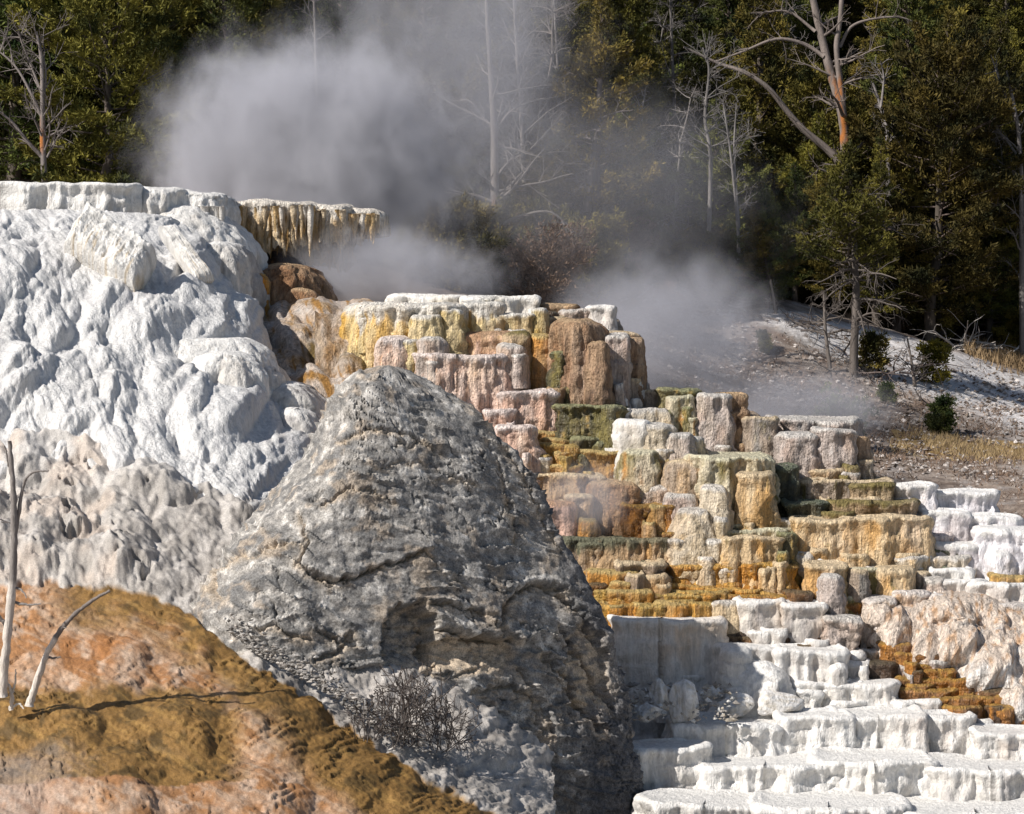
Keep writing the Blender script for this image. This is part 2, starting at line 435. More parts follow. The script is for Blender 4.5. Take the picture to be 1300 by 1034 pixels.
h += .05 * billow(flow / 9, (S * sin(.5) + T * cos(.5)) / 50, 2, 3) + .03 * billow(flow / 3.6, (S * sin(.5) + T * cos(.5)) / 26, 6, 2) + .03 * fbm(S / 18, T / 18, 1, 3)
h += .012 * fbm(PX / 4, PY / 4, 3, 3)
h = h * (1 - .75 * sstep(.78, .95, np.linspace(0, 1, PX.shape[1]))[None] * (1 - sstep(430, 500, PY)))
P = P + n0 * h[..., None]
col = mix(c(.68, .67, .66) + 0 * P, c(.58, .57, .56), sstep(.0, .5, fbm(PX / 40, PY / 60, 7, 4)))
dirt = sstep(-.1, .35, fbm(PX / 26, PY / 16, 12, 4) + (PY - 610 - .12 * PX) / 50)
col = mix(col, c(.46, .42, .38), dirt * sstep(560, 640, PY) * .85)
col = mix(col, c(.50, .49, .50), sstep(.08, .4, fbm(flow / 10, (S + T) / 60, 19, 4)) * .55)
wetb = sstep(300, 372, PX) * (1 - sstep(560, 620, PY))
col = mix(col, c(.48, .42, .38), wetb * .4 * sstep(-.2, .3, fbm(PX / 12, PY / 40, 3, 3) + .2))
link('white_flowstone_slope', mesh_np('white_flowstone_slope', P, grid_quads(*P.shape[:2]), col=col), M_WHITE, kind='structure')

# ================================================================== grey rubble apron and orange runoff ground (lower left)
pxs = [-160, -60, 20, 100, 200, 300, 400, 500, 600, 700]
def row(ys, ds): return [(pxs[i], ys[i], ds[i]) for i in range(10)]
Gc = [
 row([555, 560, 575, 590, 615, 655, 725, 800, 880, 960], [35.6, 35.4, 35.1, 34.9, 34.3, 33.6, 32.6, 31.8, 31.2, 31]),
 row([640, 645, 652, 665, 690, 735, 795, 850, 910, 980], [33.6, 33.5, 33.3, 33.1, 32.5, 31.8, 31, 30.3, 29.9, 29.8]),
 row([722, 728, 736, 745, 765, 820, 880, 935, 985, 1040], [31.5, 31.4, 31.2, 31, 30.6, 29.9, 29.2, 28.8, 28.6, 28.6]),
 row([815, 820, 826, 835, 850, 880, 925, 975, 1020, 1060], [29.3, 29.3, 29.2, 29.1, 28.9, 28.5, 28.1, 27.8, 27.6, 27.6]),
 row([895, 900, 905, 910, 920, 940, 975, 1010, 1050, 1085], [27.5, 27.5, 27.4, 27.3, 27.2, 27, 26.8, 26.7, 26.6, 26.6]),
 row([1000, 1000, 1005, 1005, 1010, 1030, 1055, 1080, 1110, 1140], [25.4] * 10),
 row([1200] * 10, [21.5] * 10)]
PX, PY, DD = patch_ctrl(Gc, 330, 430)
P = at(PX, PY, DD); n0 = vnormals(P)
if n0[..., 1].mean() > 0: n0 = -n0
L2 = 7 * fbm(PX / 14, PY / 14, 21, 3) + np.interp(PX, [-100, 0, 60, 170, 210, 260, 330, 420, 480, 520, 700], [742, 748, 744, 752, 765, 792, 842, 893, 940, 965, 1060]) + 5 * noise(PX / 22, PY / 22, 4) * 2 + 16 * sstep(200, 320, PX)
rub = 1 - sstep(-1.5, 2, PY - L2)
r3 = np.random.default_rng(31)
w1 = noise(PX / 40, PY / 30, 3) * 10
lumps = tongue_field(PX + w1, PY + w1 * .5, rand_tongues(110, (-120, 340), (560, 790), (40, 110), (26, 60), .0075, .3, rng=r3, aj=.7))
smal = tongue_field(PX - w1, PY, rand_tongues(420, (-120, 420), (560, 850), (9, 30), (6, 15), .006, .2, rng=r3, aj=.8))
smooth_m = sstep(170, 230, PX) * sstep(640, 690, PY)       # smoother scree chute right of the rubble
clus = sstep(.0, .25, fbm(PX / 40, PY / 26, 33, 3) + .25 * sstep(120, 200, PX) * (1 - sstep(640, 660, PY)))
hr = sstep(-2, 34, L2 - PY) * (lumps + smal * clus) * (1 - .8 * smooth_m) + .02 * billow((PX * .4 + PY * .9) / 9, (PX - .3 * PY) / 60, 31, 3) + .16 * fbm(PX / 34, PY / 22, 5, 5) + .05 * np.clip(fbm(PX / 9, PY / 7, 6, 3), -.3, 1)
hr -= .25 * sstep(.28, .42, fbm(PX / 34, PY / 20, 15, 3)) * (1 - smooth_m)
bigT = [(120, 830, 150, 75, .22, 1.0), (330, 905, 170, 70, .22, 1.05), (190, 900, 160, 60, .14, 1.2), (60, 800, 120, 70, .15, .8), (230, 800, 110, 45, .12, 1.0),
        (60, 925, 150, 45, .22, 1.3), (200, 925, 150, 42, .26, 1.35), (0, 900, 130, 40, .18, 1.2), (420, 985, 150, 60, .2, 1.1), (100, 1000, 200, 70, .25, 1.3), (300, 1020, 200, 70, .25, 1.3), (520, 1050, 200, 60, .2, 1.2)]
ho = .5 * tongue_field(PX + w1, PY + w1, bigT)
ho += tongue_field(PX + w1, PY - w1, rand_tongues(150, (-120, 520), (760, 1080), (60, 130), (12, 26), .0022, 1.1, rng=r3, aj=.3))
fl = PX * .42 - PY * .9
cq = (PX * .42 + PY * .9) / 13 + 2.2 * fbm(PX / 45, PY / 30, 14, 4); fq = cq - np.floor(cq)
ho += .035 * (fq ** 3 - .3) * sstep(-.1, .2, fbm(PX / 40, PY / 40, 18, 2))
ho += .035 * billow((PX * .35 + PY * .95) / 16, fl / 70, 8, 3) + .03 * fbm(PX / 26, PY / 14, 6, 4) + .012 * billow((PX * .4 + PY * .9) / 9, fl / 40, 3, 2) + .02 * fbm(PX / 5, PY / 4, 3, 3)
h = hr * rub + ho * (1 - rub) + .05 * rub
P = P + n0 * h[..., None]
nA = fbm(PX / 30, PY / 22, 1, 6); nB = fbm(PX / 10, PY / 8, 2, 5); nC = fbm(PX / 70, PY / 34, 9, 3)
grey = mix(c(.36, .33, .30) + 0 * P, c(.58, .54, .50), sstep(-.3, .4, nA + .4 * nB))
grey = mix(grey, c(.15, .135, .125), sstep(.06, .35, nB + .5 * nC) * .7)
topw = 1 - sstep(575, 640, PY - .1 * PX)
grey = mix(grey, c(.7, .68, .66), topw * .5)
tanm = sstep(.0, .3, nC + .1) * (PX < 150)
grey = mix(grey, c(.60, .50, .42), tanm * .6)
# runoff colours: pink-orange sheets with an ochre / olive tongue along the upper edge
off = PY - L2
och = (1 - sstep(20, 80, off + 22 * fbm(PX / 18, PY / 12, 44, 4) + 40 * nC - .06 * (PX - 200))) * sstep(40, 110, PX)
och = np.maximum(och, sstep(865, 885, PY - .03 * PX + 20 * nA) * (1 - sstep(280, 330, PX + 30 * nA)) * (PY < 1000))
och = np.maximum(och, np.clip(sstep(250, 330, PX - (PY - 850) * .6) * (1 - sstep(85, 125, off + 20 * nA)), 0, 1))
run = mix(c(.50, .31, .19) + 0 * P, c(.40, .20, .085), sstep(-.05, .2, nC + .5 * nA))
run = mix(run, c(.58, .43, .32), sstep(.05, .25, -nA + .3 * nB) * .7)
ax_ = PX * .87 + PY * .5; cr_ = PY * .87 - PX * .5
nS = fbm(ax_ / 60, cr_ / 7, 71, 5)
oc = mix(c(.27, .15, .045) + 0 * P, c(.13, .078, .025), sstep(.0, .25, nA + .5 * nB))
oc = mix(oc, c(.44, .26, .08), sstep(.02, .3, nS) * .5)
run = mix(run, c(.60, .44, .32), sstep(.05, .3, nS) * .5); run = mix(run, c(.36, .17, .07), sstep(.08, .3, -nS) * .5)
rd = np.exp(-(((PX - 330) / 60) ** 2 + ((PY - 800 - .5 * (PX - 330) * 0 - 25) / 30) ** 2)) + np.exp(-(((PX - 120) / 60) ** 2 + ((PY - 835) / 26) ** 2))
run = mix(run, c(.38, .16, .05), np.clip(rd, 0, 1) * sstep(-.3, .2, nA) * .8)
run = mix(run, oc, och)
run = mix(run, c(.42, .36, .33), sstep(945, 975, PY + 14 * nA) * (1 - sstep(40, 140, PX + 60 * nB)) * .4)
run = run * (1 - .22 * sstep(.0, .3, fbm((PX * .35 + PY * .95) / 5, fl / 50, 31, 3)))[..., None]
col = mix(run, grey, rub)
link('runoff_ground', mesh_np('runoff_ground', P, grid_quads(*P.shape[:2]), col=col), M_RUN, kind='structure')

# ================================================================== brown and cream flow apron behind the boulder
Cc = [
 [(270, 375, 45), (340, 385, 45), (400, 385, 45), (440, 384, 44.4), (490, 388, 43.4), (520, 430, 42.6), (560, 520, 42)],
 [(270, 395, 44), (330, 402, 44), (390, 402, 43.6), (440, 398, 43), (490, 410, 42.6), (525, 455, 42), (560, 540, 41.2)],
 [(290, 430, 42.8), (340, 432, 42.4), (390, 438, 42), (440, 440, 41.8), (495, 455, 41.4), (535, 495, 41.2), (565, 580, 40.4)],
 [(320, 470, 41.8), (360, 478, 41.2), (400, 485, 40.6), (445, 490, 40.2), (490, 500, 40), (530, 530, 40), (560, 620, 39.4)],
 [(350, 540, 41), (385, 540, 40), (415, 545, 39.2), (450, 555, 39), (490, 560, 39), (530, 590, 39), (560, 660, 38.5)],
 [(360, 680, 39), (395, 680, 38.5), (420, 680, 38), (450, 690, 38), (490, 690, 38), (530, 700, 38), (560, 760, 37.5)]]
PX, PY, DD = patch_ctrl(Cc, 170, 190)
P = at(PX, PY, DD); n0 = vnormals(P)
if n0[..., 1].mean() > 0: n0 = -n0
r4 = np.random.default_rng(41)
w1 = noise(PX / 30, PY / 30, 3) * 8
h = tongue_field(PX + w1, PY + w1, [(470, 415, 110, 40, .35, 1.1), (380, 398, 100, 26, .22, 1.3), (350, 425, 90, 24, .25, 1.2), (430, 455, 110, 34, .35, 1.0), (500, 470, 100, 36, .4, .8),
     (390, 490, 90, 30, .4, .8), (440, 505, 100, 34, .35, .7), (355, 465, 80, 26, .3, 1.0)])
h += tongue_field(PX + w1, PY - w1, rand_tongues(160, (280, 560), (385, 640), (28, 55), (8, 18), .009, lambda s, t: 1.0 - (t > 480) * .4, rng=r4))
h += .03 * billow((PX * .5 + PY * .8) / 6, PX / 40, 4, 2) * 0 + .035 * billow((PX - PY * .4) / 7, PY / 40, 1, 2) + .03 * fbm(PX / 14, PY / 14, 5, 4)
P = P + n0 * h[..., None]
nA = fbm(PX / 26, PY / 16, 31, 4); nB = fbm((PX - .3 * PY) / 7, PY / 26, 32, 3)
col = mix(c(.60, .50, .42) + 0 * P, c(.50, .34, .19), sstep(-.1, .35, nA))
col = mix(col, c(.42, .22, .06), sstep(.05, .4, nB + .5 * nA + .15 * (PX < 440) * (PY > 480)))
col = mix(col, c(.70, .66, .62), sstep(.1, .4, -nA + .2 * nB) * .8)
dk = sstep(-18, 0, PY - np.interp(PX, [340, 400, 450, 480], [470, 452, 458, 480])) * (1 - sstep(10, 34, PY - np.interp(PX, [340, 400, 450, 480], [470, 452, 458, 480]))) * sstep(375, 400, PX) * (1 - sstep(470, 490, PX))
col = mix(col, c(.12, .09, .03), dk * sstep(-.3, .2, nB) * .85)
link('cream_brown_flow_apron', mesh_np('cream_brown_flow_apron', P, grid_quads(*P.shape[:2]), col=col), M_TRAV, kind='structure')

# ================================================================== terraced hillside core
def Dt(py): return 34.0 + (940 - py) * 0.0115
cpx = [400, 470, 540, 600, 660, 700, 740, 780, 815, 850, 900, 950, 985, 1040, 1095, 1112, 1180, 1240, 1330, 1500]
top = [402, 400, 392, 390, 392, 398, 402, 410, 490, 515, 520, 525, 552, 556, 575, 630, 640, 650, 660, 670]
rows_ = []
for k, f in enumerate(np.linspace(0, 1, 12)):
    rr = []
    for x, t0 in zip(cpx, top):
        y = t0 + (1130 - t0) * f
        rr.append((x, y, Dt(y) + (1.1 if k else 1.4)))
    rows_.append(rr)
rows_.insert(0, [(x, t0 + 14, Dt(t0) + 4.5) for x, t0 in zip(cpx, top)])
PX, PY, DD = patch_ctrl(rows_, 300, 420)
P = at(PX, PY, DD); n0 = vnormals(P)
if n0[..., 1].mean() > 0: n0 = -n0
h = .25 * fbm(PX / 40, PY / 40, 2, 4) + .12 * billow(PX / 14, PY / 50, 3, 2) + .03 * fbm(PX / 5, PY / 6, 3, 3)
P = P + n0 * h[..., None]
nA = fbm(PX / 24, PY / 30, 51, 4); nB = fbm(PX / 7, PY / 26, 52, 3)
colT = mix(c(.50, .38, .27) + 0 * P, c(.34, .2, .09), sstep(-.1, .3, nA))
colT = mix(colT, c(.66, .56, .48), sstep(.0, .3, nB) * .6)
wl = np.maximum(sstep(820, 850, PY) * (1 - sstep(1100, 1160, PX - (PY - 850) * 1.1)), sstep(1105, 1140, PX) * sstep(0, 1, PY))
colT = mix(colT, c(.76, .72, .68), wl * .9)
core = link('terraced_hillside', mesh_np('terraced_hillside', P, grid_quads(*P.shape[:2]), col=colT), M_TRAV, kind='structure')

# ================================================================== travertine blocks
_bid = [0]
def block(x0, x1, yt, yb, pal, dd=0.0, dome=None, n=3.2, lob=None, flare=None, thick=None, D=None, name='terrace_step', parent='core',
          teeth=0, tilt=0.0, extra=.75, label=None, res=2.3, rough=1.0, flute=1.0, hook=None, wscale=1.0):
    _bid[0] += 1; sd = _bid[0] * 7.13
    rng = np.random.default_rng(_bid[0] + 100)
    if D is None: D = Dt(yb) + dd
    m = D * PXM
    a = (x1 - x0) / 2 * m
    hgt = (yb - yt) * m
    if thick is None: thick = min(1.9, max(.55, 1.25 * a))
    b = thick / 2
    rr = dome * hgt if dome is not None else min(.07, hgt * .3, a * .3)
    if dome is not None:
        if name == 'terrace_step': rr = min(rr * (.85 if n < 2.3 else .55), .6 * a if n < 2.3 else .3 * a); n = max(n, 2.5)
        rr = min(rr, a * .9, b * 1.5)
    if flare is None: flare = rng.uniform(-.02, .12) if dome is None else rng.uniform(.03, .12)
    ov = 3.5 if x1 - x0 > 40 else 1.5
    x0 -= ov; x1 += ov; n = n + (1.3 if x1 - x0 > 60 and dome is None else 0)
    cpt = at((x0 + x1) / 2, yt, D)
    cx, zt = cpt[0], cpt[2]
    cy = D + b
    # outline, resampled by arc length (dense in front)
    th = np.linspace(0, 2 * pi, 1500, endpoint=False) - pi / 2
    X = a * np.sign(np.cos(th)) * np.abs(np.cos(th)) ** (2 / n); Y = b * np.sign(np.sin(th)) * np.abs(np.sin(th)) ** (2 / n)
    seg = np.hypot(np.roll(X, -1) - X, np.roll(Y, -1) - Y) * np.where(Y > b * .5, .18, np.where(Y > -b * .2, .55, 1.0))
    cs = np.concatenate([[0], np.cumsum(seg)]); tot = cs[-1]
    nc = int(max(20, min(420, tot / (res * m))))
    tt = np.interp(np.linspace(0, tot, nc, endpoint=False), cs[:-1], th)
    X = a * np.sign(np.cos(tt)) * np.abs(np.cos(tt)) ** (2 / n); Y = b * np.sign(np.sin(tt)) * np.abs(np.sin(tt)) ** (2 / n)
    nx = np.sign(np.cos(tt)) * np.abs(X / a + 1e-6) ** (n - 1) / a; ny = np.sign(np.sin(tt)) * np.abs(Y / b + 1e-6) ** (n - 1) / b
    ln = np.hypot(nx, ny) + 1e-9; nx /= ln; ny /= ln
    # rows
    H = hgt + extra
    t_round = rr * (1 - np.cos(np.linspace(0, pi / 2, max(4, int(rr / (res * m)) + 3))))
    nw = int(max(4, min(240, (H - rr) / (res * m * 1.15))))
    t_wall = np.linspace(rr, H, nw + 1)[1:]
    tv = np.concatenate([t_round, t_wall])                     # depth below the top
    inset = np.where(tv < rr, rr * (1 - np.sqrt(np.clip(1 - (1 - tv / rr) ** 2, 0, 1))), 0.0)
    if dome is not None: insetx = inset * min(1, .9 * a / rr)
    else: insetx = inset
    insety = inset * min(1, .9 * b / rr)
    fl = flare * np.clip(tv, 0, 1.0)
    TV = tv[:, None] + 0 * X[None]
    XX = X[None] + nx[None] * (fl[:, None]) - nx[None] * insetx[:, None]
    YY = Y[None] + ny[None] * (fl[:, None]) - ny[None] * insety[:, None]
    ARC = (np.arctan2(Y, X) * (a + b) * .8)[None] + 0 * TV
    wx, wz = XX + cx, zt - TV
    if lob is None: lob = min(.16, .22 * a)
    if not tilt and name == 'terrace_step': tilt = rng.uniform(-.02, .035)
    lob = min(lob * 1.35, .3 * a)
    LW = rng.uniform(.45, .9) * wscale
    amp = sstep(0, rr + .12, TV + .03) * .7 + .3
    d = lob * (billow(wx / LW + sd, YY / LW, wz * .22 + sd, 2) * 2.2 - .6) * amp
    d = d + .10 * min(1, a * 1.2) * fbm(wx * 1.3 + sd, YY * 1.3, wz * .8, 3) * 1.3
    d = d + rough * .09 * fbm(wx * 4.3, YY * 4.3 + sd, wz * 3.4, 3) * sstep(0, .1, TV)
    fa = min(1, a * 1.6)
    d = d + fa * flute * .085 * (billow(wx * 5.2 + sd + .5 * noise(wx, wz * 1.5, 4), YY * 5.2, wz * .6, 2) - .2) * sstep(0, .12, TV)
    d = d + fa * flute * .04 * billow(wx * 14, YY * 14 + sd, wz * 1.3, 2) * sstep(0, .08, TV) + rough * .022 * fbm(wx * 13, YY * 13, wz * 12, 3)
    if name == 'terrace_step' and hgt > .3:
        stp = rng.uniform(.22, .5); q_ = (TV + .16 * fbm(wx * 1.1 + sd, YY * 1.1, 0, 3)) / stp; f_ = q_ - np.floor(q_)
        d = d + rng.uniform(.02, .065) * (1 - f_ ** 1.5 - .5) * sstep(.12, .3, TV) * sstep(-.2, .15, fbm(wx * 1.6, YY * 1.6, wz * 1.2 + sd, 2))
    if dome is None or dome < .35: d = d + min(.032, .1 * a) * np.exp(-((TV - .045) / .05) ** 2) * (.6 + .8 * np.abs(noise(wx * 3, YY * 3, sd))) - min(.035, .1 * a) * np.exp(-((TV - .24) / .09) ** 2)
    XX = XX + nx[None] * d; YY = YY + ny[None] * d
    zrim = .07 * fbm(wx * 1.5 + sd, YY * 1.5, 0, 2) * (1 - sstep(.1, .5, TV)) + .014 * noise(wx * 9, YY * 9, sd) * (1 - sstep(.0, .1, TV))
    ZZ = zt - TV + zrim - tilt * XX
    if teeth:
        tl = teeth * (.35 + 1.5 * np.abs(noise(wx[-1] * 3.2 + sd, 0 * wx[-1], 3))) * (0.5 + 1.3 * np.abs(noise(wx[-1] * 9 + sd, 0 * wx[-1], 5)))
        f = sstep(.35, 1, TV / H)
        ZZ = ZZ - f * (tl[None] - teeth * .35)
    # cap
    capf = np.array([0.0, .3, .6, .8, .9, .96])
    x0r, y0r, z0r = XX[0], YY[0], ZZ[0]
    CXr = capf[:, None] * x0r[None]; CYr = capf[:, None] * y0r[None]
    dip = (0 if dome is not None else .04)
    CZr = (zt - tilt * CXr) * (1 - capf[:, None] ** 3) + z0r[None] * capf[:, None] ** 3 - dip * (1 - capf[:, None] ** 8)
    AX = np.concatenate([CXr, XX]); AY = np.concatenate([CYr, YY]); AZ = np.concatenate([CZr, ZZ])
    AT = np.concatenate([np.zeros_like(CXr), TV])
    P = np.stack([AX + cx, AY + cy, AZ], -1)
    # colour
    cb, cA, cB, cr, rw, kA, kB = PAL[pal] if isinstance(pal, str) else pal
    wx = AX + cx; wy = AY + cy
    s1 = fbm(wx * 3.6 + sd, wy * 3.6, AZ * .35, 3); s2 = fbm(wx * 8 + sd, wy * 8, AZ * .4 + 4, 3); s3 = fbm(wx * 5, wy * 5, AZ * 4 + sd, 3)
    lo = fbm(wx * .9 + sd, wy * .9, AZ * .8, 2)
    col = mix(cb + 0 * P, cA, sstep(.25 - .5 * kA, .55 - .4 * kA, s1 + .7 * lo + .25 * s3))
    col = mix(col, cB, sstep(.38 - .5 * kB, .62 - .4 * kB, s2 + .3 * s3 - .2 * lo))
    s4 = fbm(wx * 13 + sd, wy * 13, AZ * 1.1, 2)
    col = mix(col, cA * .8, sstep(.05, .35, s4) * kA * .75)
    col = col * (1 + .22 * s3[..., None] + .22 * s4[..., None])
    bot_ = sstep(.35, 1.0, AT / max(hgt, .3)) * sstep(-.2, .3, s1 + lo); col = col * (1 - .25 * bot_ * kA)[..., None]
    rimm = 1 - sstep(rw * .6, rw * 1.3 + .02, AT + rw * 1.2 * s2 + rw * .5 * s3)
    col = mix(col, cr, np.clip(rimm, 0, 1) * .9)
    capw = np.zeros_like(AT); capw[:len(capf)] = 1
    col = mix(col, cr * .95, capw * .6)
    if name in ('terrace_step', 'pool_rim') and REGC[0] is not None:
        k__ = P[..., 1]; sz__ = (P[..., 2] - CAMZ) / k__; vv__ = (sz__ * CP + SP) / (CP - sz__ * SP)
        qx = CX + F * P[..., 0] / k__ * (CP + vv__ * SP); qy = 517 - F * vv__
        ix = np.clip(((qx - 380) / 6).astype(int), 0, REGC[0].shape[1] - 1); iy = np.clip(((qy - 360) / 6).astype(int), 0, REGC[0].shape[0] - 1)
        wreg = .12 + .42 * sstep(-.1, .3, fbm(wx * 2.2, wy * 2.2, AZ * .5 + 9, 3))
        if isinstance(pal, str) and pal in WETP: wreg = wreg * .35
        dv = 1.08 * REGC[0][iy, ix] * (1 + .3 * s3 + .2 * s4)[..., None]
        col = mix(col, dv, wreg * (1 - .6 * rimm))
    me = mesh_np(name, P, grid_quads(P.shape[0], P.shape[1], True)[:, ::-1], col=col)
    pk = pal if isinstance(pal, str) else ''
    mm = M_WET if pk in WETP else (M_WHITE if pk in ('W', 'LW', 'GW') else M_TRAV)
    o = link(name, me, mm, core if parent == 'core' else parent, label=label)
    return o

QUEUE = []
def B(*a, **k): QUEUE.append((a, k))
REGC = [None]
def flush_blocks():
    gx, gy = np.meshgrid(np.arange(380, 1360, 6.0), np.arange(360, 1120, 6.0))
    num = np.zeros(gx.shape + (3,)); den = np.zeros(gx.shape) + 1e-9
    for a, k in QUEUE:
        if k.get('name', 'terrace_step') != 'terrace_step': continue
        pc = PAL[a[4]] if isinstance(a[4], str) else a[4]
        x_, y_ = (a[0] + a[1]) / 2, (a[2] + a[3]) / 2; ex_ = (a[1] - a[0]) / 2; ey_ = (a[3] - a[2]) / 2
        dx_ = np.maximum(0, np.abs(gx - x_) - ex_ * .7); dy_ = np.maximum(0, np.abs(gy - y_) - ey_ * .7)
        w_ = np.exp(-(dx_ ** 2 + (dy_ * .8) ** 2) / (2 * 22 ** 2))
        num += w_[..., None] * (.6 * pc[0] + .4 * pc[1]); den += w_
    REGC[0] = num / den[..., None]
    gq = np.random.default_rng(404); extra_ = []
    for a, k in QUEUE:
        if k.get('name', 'terrace_step') != 'terrace_step' or a[3] > 960: continue
        w_, h_ = a[1] - a[0], a[3] - a[2]
        if h_ < 16: continue
        for _ in range(int(gq.integers(0, 2) + (w_ > 45) + (w_ > 80))):
            if len(extra_) >= 285: break
            ww = gq.uniform(12, min(50, max(16, w_ * .6))); xc = gq.uniform(a[0] + ww * .2, a[1] - ww * .2)
            up_ = gq.uniform(4, 10) if gq.uniform() < .7 else gq.uniform(8, min(26, h_ * .55))
            up_ = min(up_, h_ * .5); yt_ = a[3] - up_
            extra_.append(((xc - ww / 2, xc + ww / 2, yt_, yt_ + gq.uniform(8, 16), a[4]), dict(D=Dt(a[3]) + k.get('dd', 0) - gq.uniform(.1, .32) if 'D' not in k else k['D'] - .2, lob=.09, thick=gq.uniform(.5, .9), name='pool_rim', extra=.45, n=gq.uniform(2.2, 3.2), flute=1.2)))
    for a, k in QUEUE: block(*a, **k)
    for a, k in extra_: block(*a, **k)
    QUEUE.clear()
# ---- upper rim and its drapes
B(428, 600, 384, 425, 'YW', dd=.6, dome=.7, n=2.4, thick=2.2)
B(500, 592, 374, 398, 'W', dd=.9)
B(470, 588, 387, 462, 'YW', dd=.1, lob=.2, thick=1.5)
B(520, 560, 400, 462, 'YG', dd=-.15, dome=.6)
B(556, 588, 392, 450, 'YG', dd=-.1, dome=.5)
B(478, 520, 428, 500, 'P', dd=0, dome=.5); B(498, 530, 432, 480, 'YG', dd=-.2, dome=.8)
B(530, 566, 428, 470, 'PG', dd=-.55, dome=.55, n=2.2)
B(582, 640, 383, 450, 'YW', dd=.25, dome=.3)
B(588, 684, 375, 404, 'W', dd=.8)
B(600, 644, 376, 396, 'WG', dd=.6)
B(620, 682, 398, 428, 'YG', dd=.1)
B(590, 672, 420, 465, 'PO', dd=.2, dome=.3); B(638, 676, 420, 450, 'OVT', dd=-.2, dome=.6, n=2.2)
B(674, 698, 425, 450, 'OC', dd=-.15, dome=.4); B(630, 668, 436, 456, 'PG', dd=-.5, dome=.6, n=2.2)
B(680, 706, 396, 455, 'DB', dd=1.0); B(676, 694, 392, 404, 'YG', dd=-.1)  # set-back near-black block: shade of a dark hole put into its colour
B(686, 735, 385, 412, 'TB', dd=1.1, dome=.3); B(714, 757, 392, 428, 'PG', dd=.9); B(744, 783, 387, 428, 'W', dd=.8, lob=.05)
B(690, 720, 402, 414, 'T', dd=.4, dome=.5)
B(700, 768, 405, 500, 'TB', dd=-.2, dome=.8, n=2.2, flute=1.6, thick=1.5)
B(746, 772, 434, 495, 'TB', dd=-.5, dome=.7, n=2.2, flute=1.4)
B(755, 812, 420, 486, 'T', dd=.5, dome=.3, flute=1.5); B(786, 820, 428, 500, 'TB', dd=.4, dome=.4); B(765, 800, 425, 500, 'PG', dd=.0, dome=.7)
# ---- pink tier
B(524, 646, 449, 560, 'P', dd=.4, lob=.18, flute=1.5, thick=1.6)
B(640, 704, 447, 470, 'PO', dd=.75); B(650, 705, 462, 500, 'TB', dd=.9); B(640, 690, 468, 500, 'PO', dd=.55, dome=.3)
B(674, 706, 500, 520, 'B', dd=.6); B(700, 734, 447, 520, 'V', dd=.1, lob=.1, rough=2)
B(722, 768, 452, 520, 'LW', dd=.15, dome=.8, flare=.25)
B(634, 704, 496, 548, 'P', dd=.0, lob=.12, rough=1.5); B(612, 656, 520, 545, 'P', dd=-.2); B(630, 680, 540, 586, 'P', dd=-.3, rough=1.5)
B(702, 790, 514, 566, 'V', dd=.1, lob=.15, rough=2, flute=1.5); B(756, 800, 516, 560, 'VT', dd=.3, dome=.5)
B(766, 816, 478, 512, 'W', dd=.5, dome=.4); B(765, 800, 504, 526, 'LW', dd=.2, dome=.7)
B(834, 889, 493, 540, 'V', dd=.5, lob=.06, rough=1.6, flare=-.08); B(815, 846, 497, 530, 'TG', dd=.8); B(845, 884, 503, 540, 'CG', dd=.3, dome=.4)
B(884, 930, 500, 575, 'PG', dd=.7, dome=.3, flare=.15, flute=1.5); B(905, 951, 500, 575, 'TB', dd=.9, flute=1.5); B(948, 990, 530, 590, 'TG', dd=.8)
B(985, 1094, 533, 575, 'PG', dd=.9, thick=1.6); B(985, 1040, 550, 610, 'PG', dd=.6, dome=.5); B(1030, 1092, 545, 610, 'PG', dd=.7, dome=.2); B(1084, 1106, 557, 615, 'TB', dd=1.2); B(1090, 1112, 585, 640, 'TG', dd=1.2)
B(790, 855, 520, 560, 'C', dd=.3, dome=.6); B(780, 828, 533, 585, 'W', dd=-.1, dome=.7, n=2.3); B(806, 860, 539, 592, 'C', dd=-.1, dome=.7, n=2.3); B(856, 896, 555, 590, 'C', dd=.1, dome=.7, n=2.3)
B(845, 880, 550, 600, 'PG', dd=0, dome=.8, flare=.3)
# ---- ochre centre
B(676, 738, 546, 566, 'OC', dd=.1); B(680, 732, 562, 586, 'OY', dd=-.1); B(725, 785, 556, 580, 'V', dd=.2, dome=.4)
B(660, 700, 578, 602, 'C', dd=-.1, dome=.3); B(690, 795, 572, 606, 'OC', dd=.1, lob=.16); B(760, 830, 568, 590, 'WG', dd=.1, dome=.4)
B(790, 836, 572, 640, 'CG', dd=.1, dome=.5, flare=.2); B(832, 856, 582, 630, 'OC', dd=.2, dome=.4); B(846, 900, 584, 652, 'T', dd=.0, dome=.8, n=2.2, flute=1.5, flare=.12)
B(672, 766, 601, 660, 'T', dd=.3, lob=.16, flute=1.5); B(718, 752, 628, 660, 'T', dd=-.1, dome=.3); B(678, 735, 638, 690, 'PO', dd=-.1, dome=.5, n=2.4, flute=1.4)
B(735, 760, 660, 686, 'OC', dd=-.2, dome=.4); B(745, 812, 612, 690, 'TB', dd=.35, dome=.4); B(800, 850, 618, 660, 'PG', dd=.15, dome=.7, flare=.2)
B(788, 858, 640, 690, 'R', dd=.0, lob=.14, rough=1.6); B(822, 846, 642, 672, 'OC', dd=-.25, dome=.6)
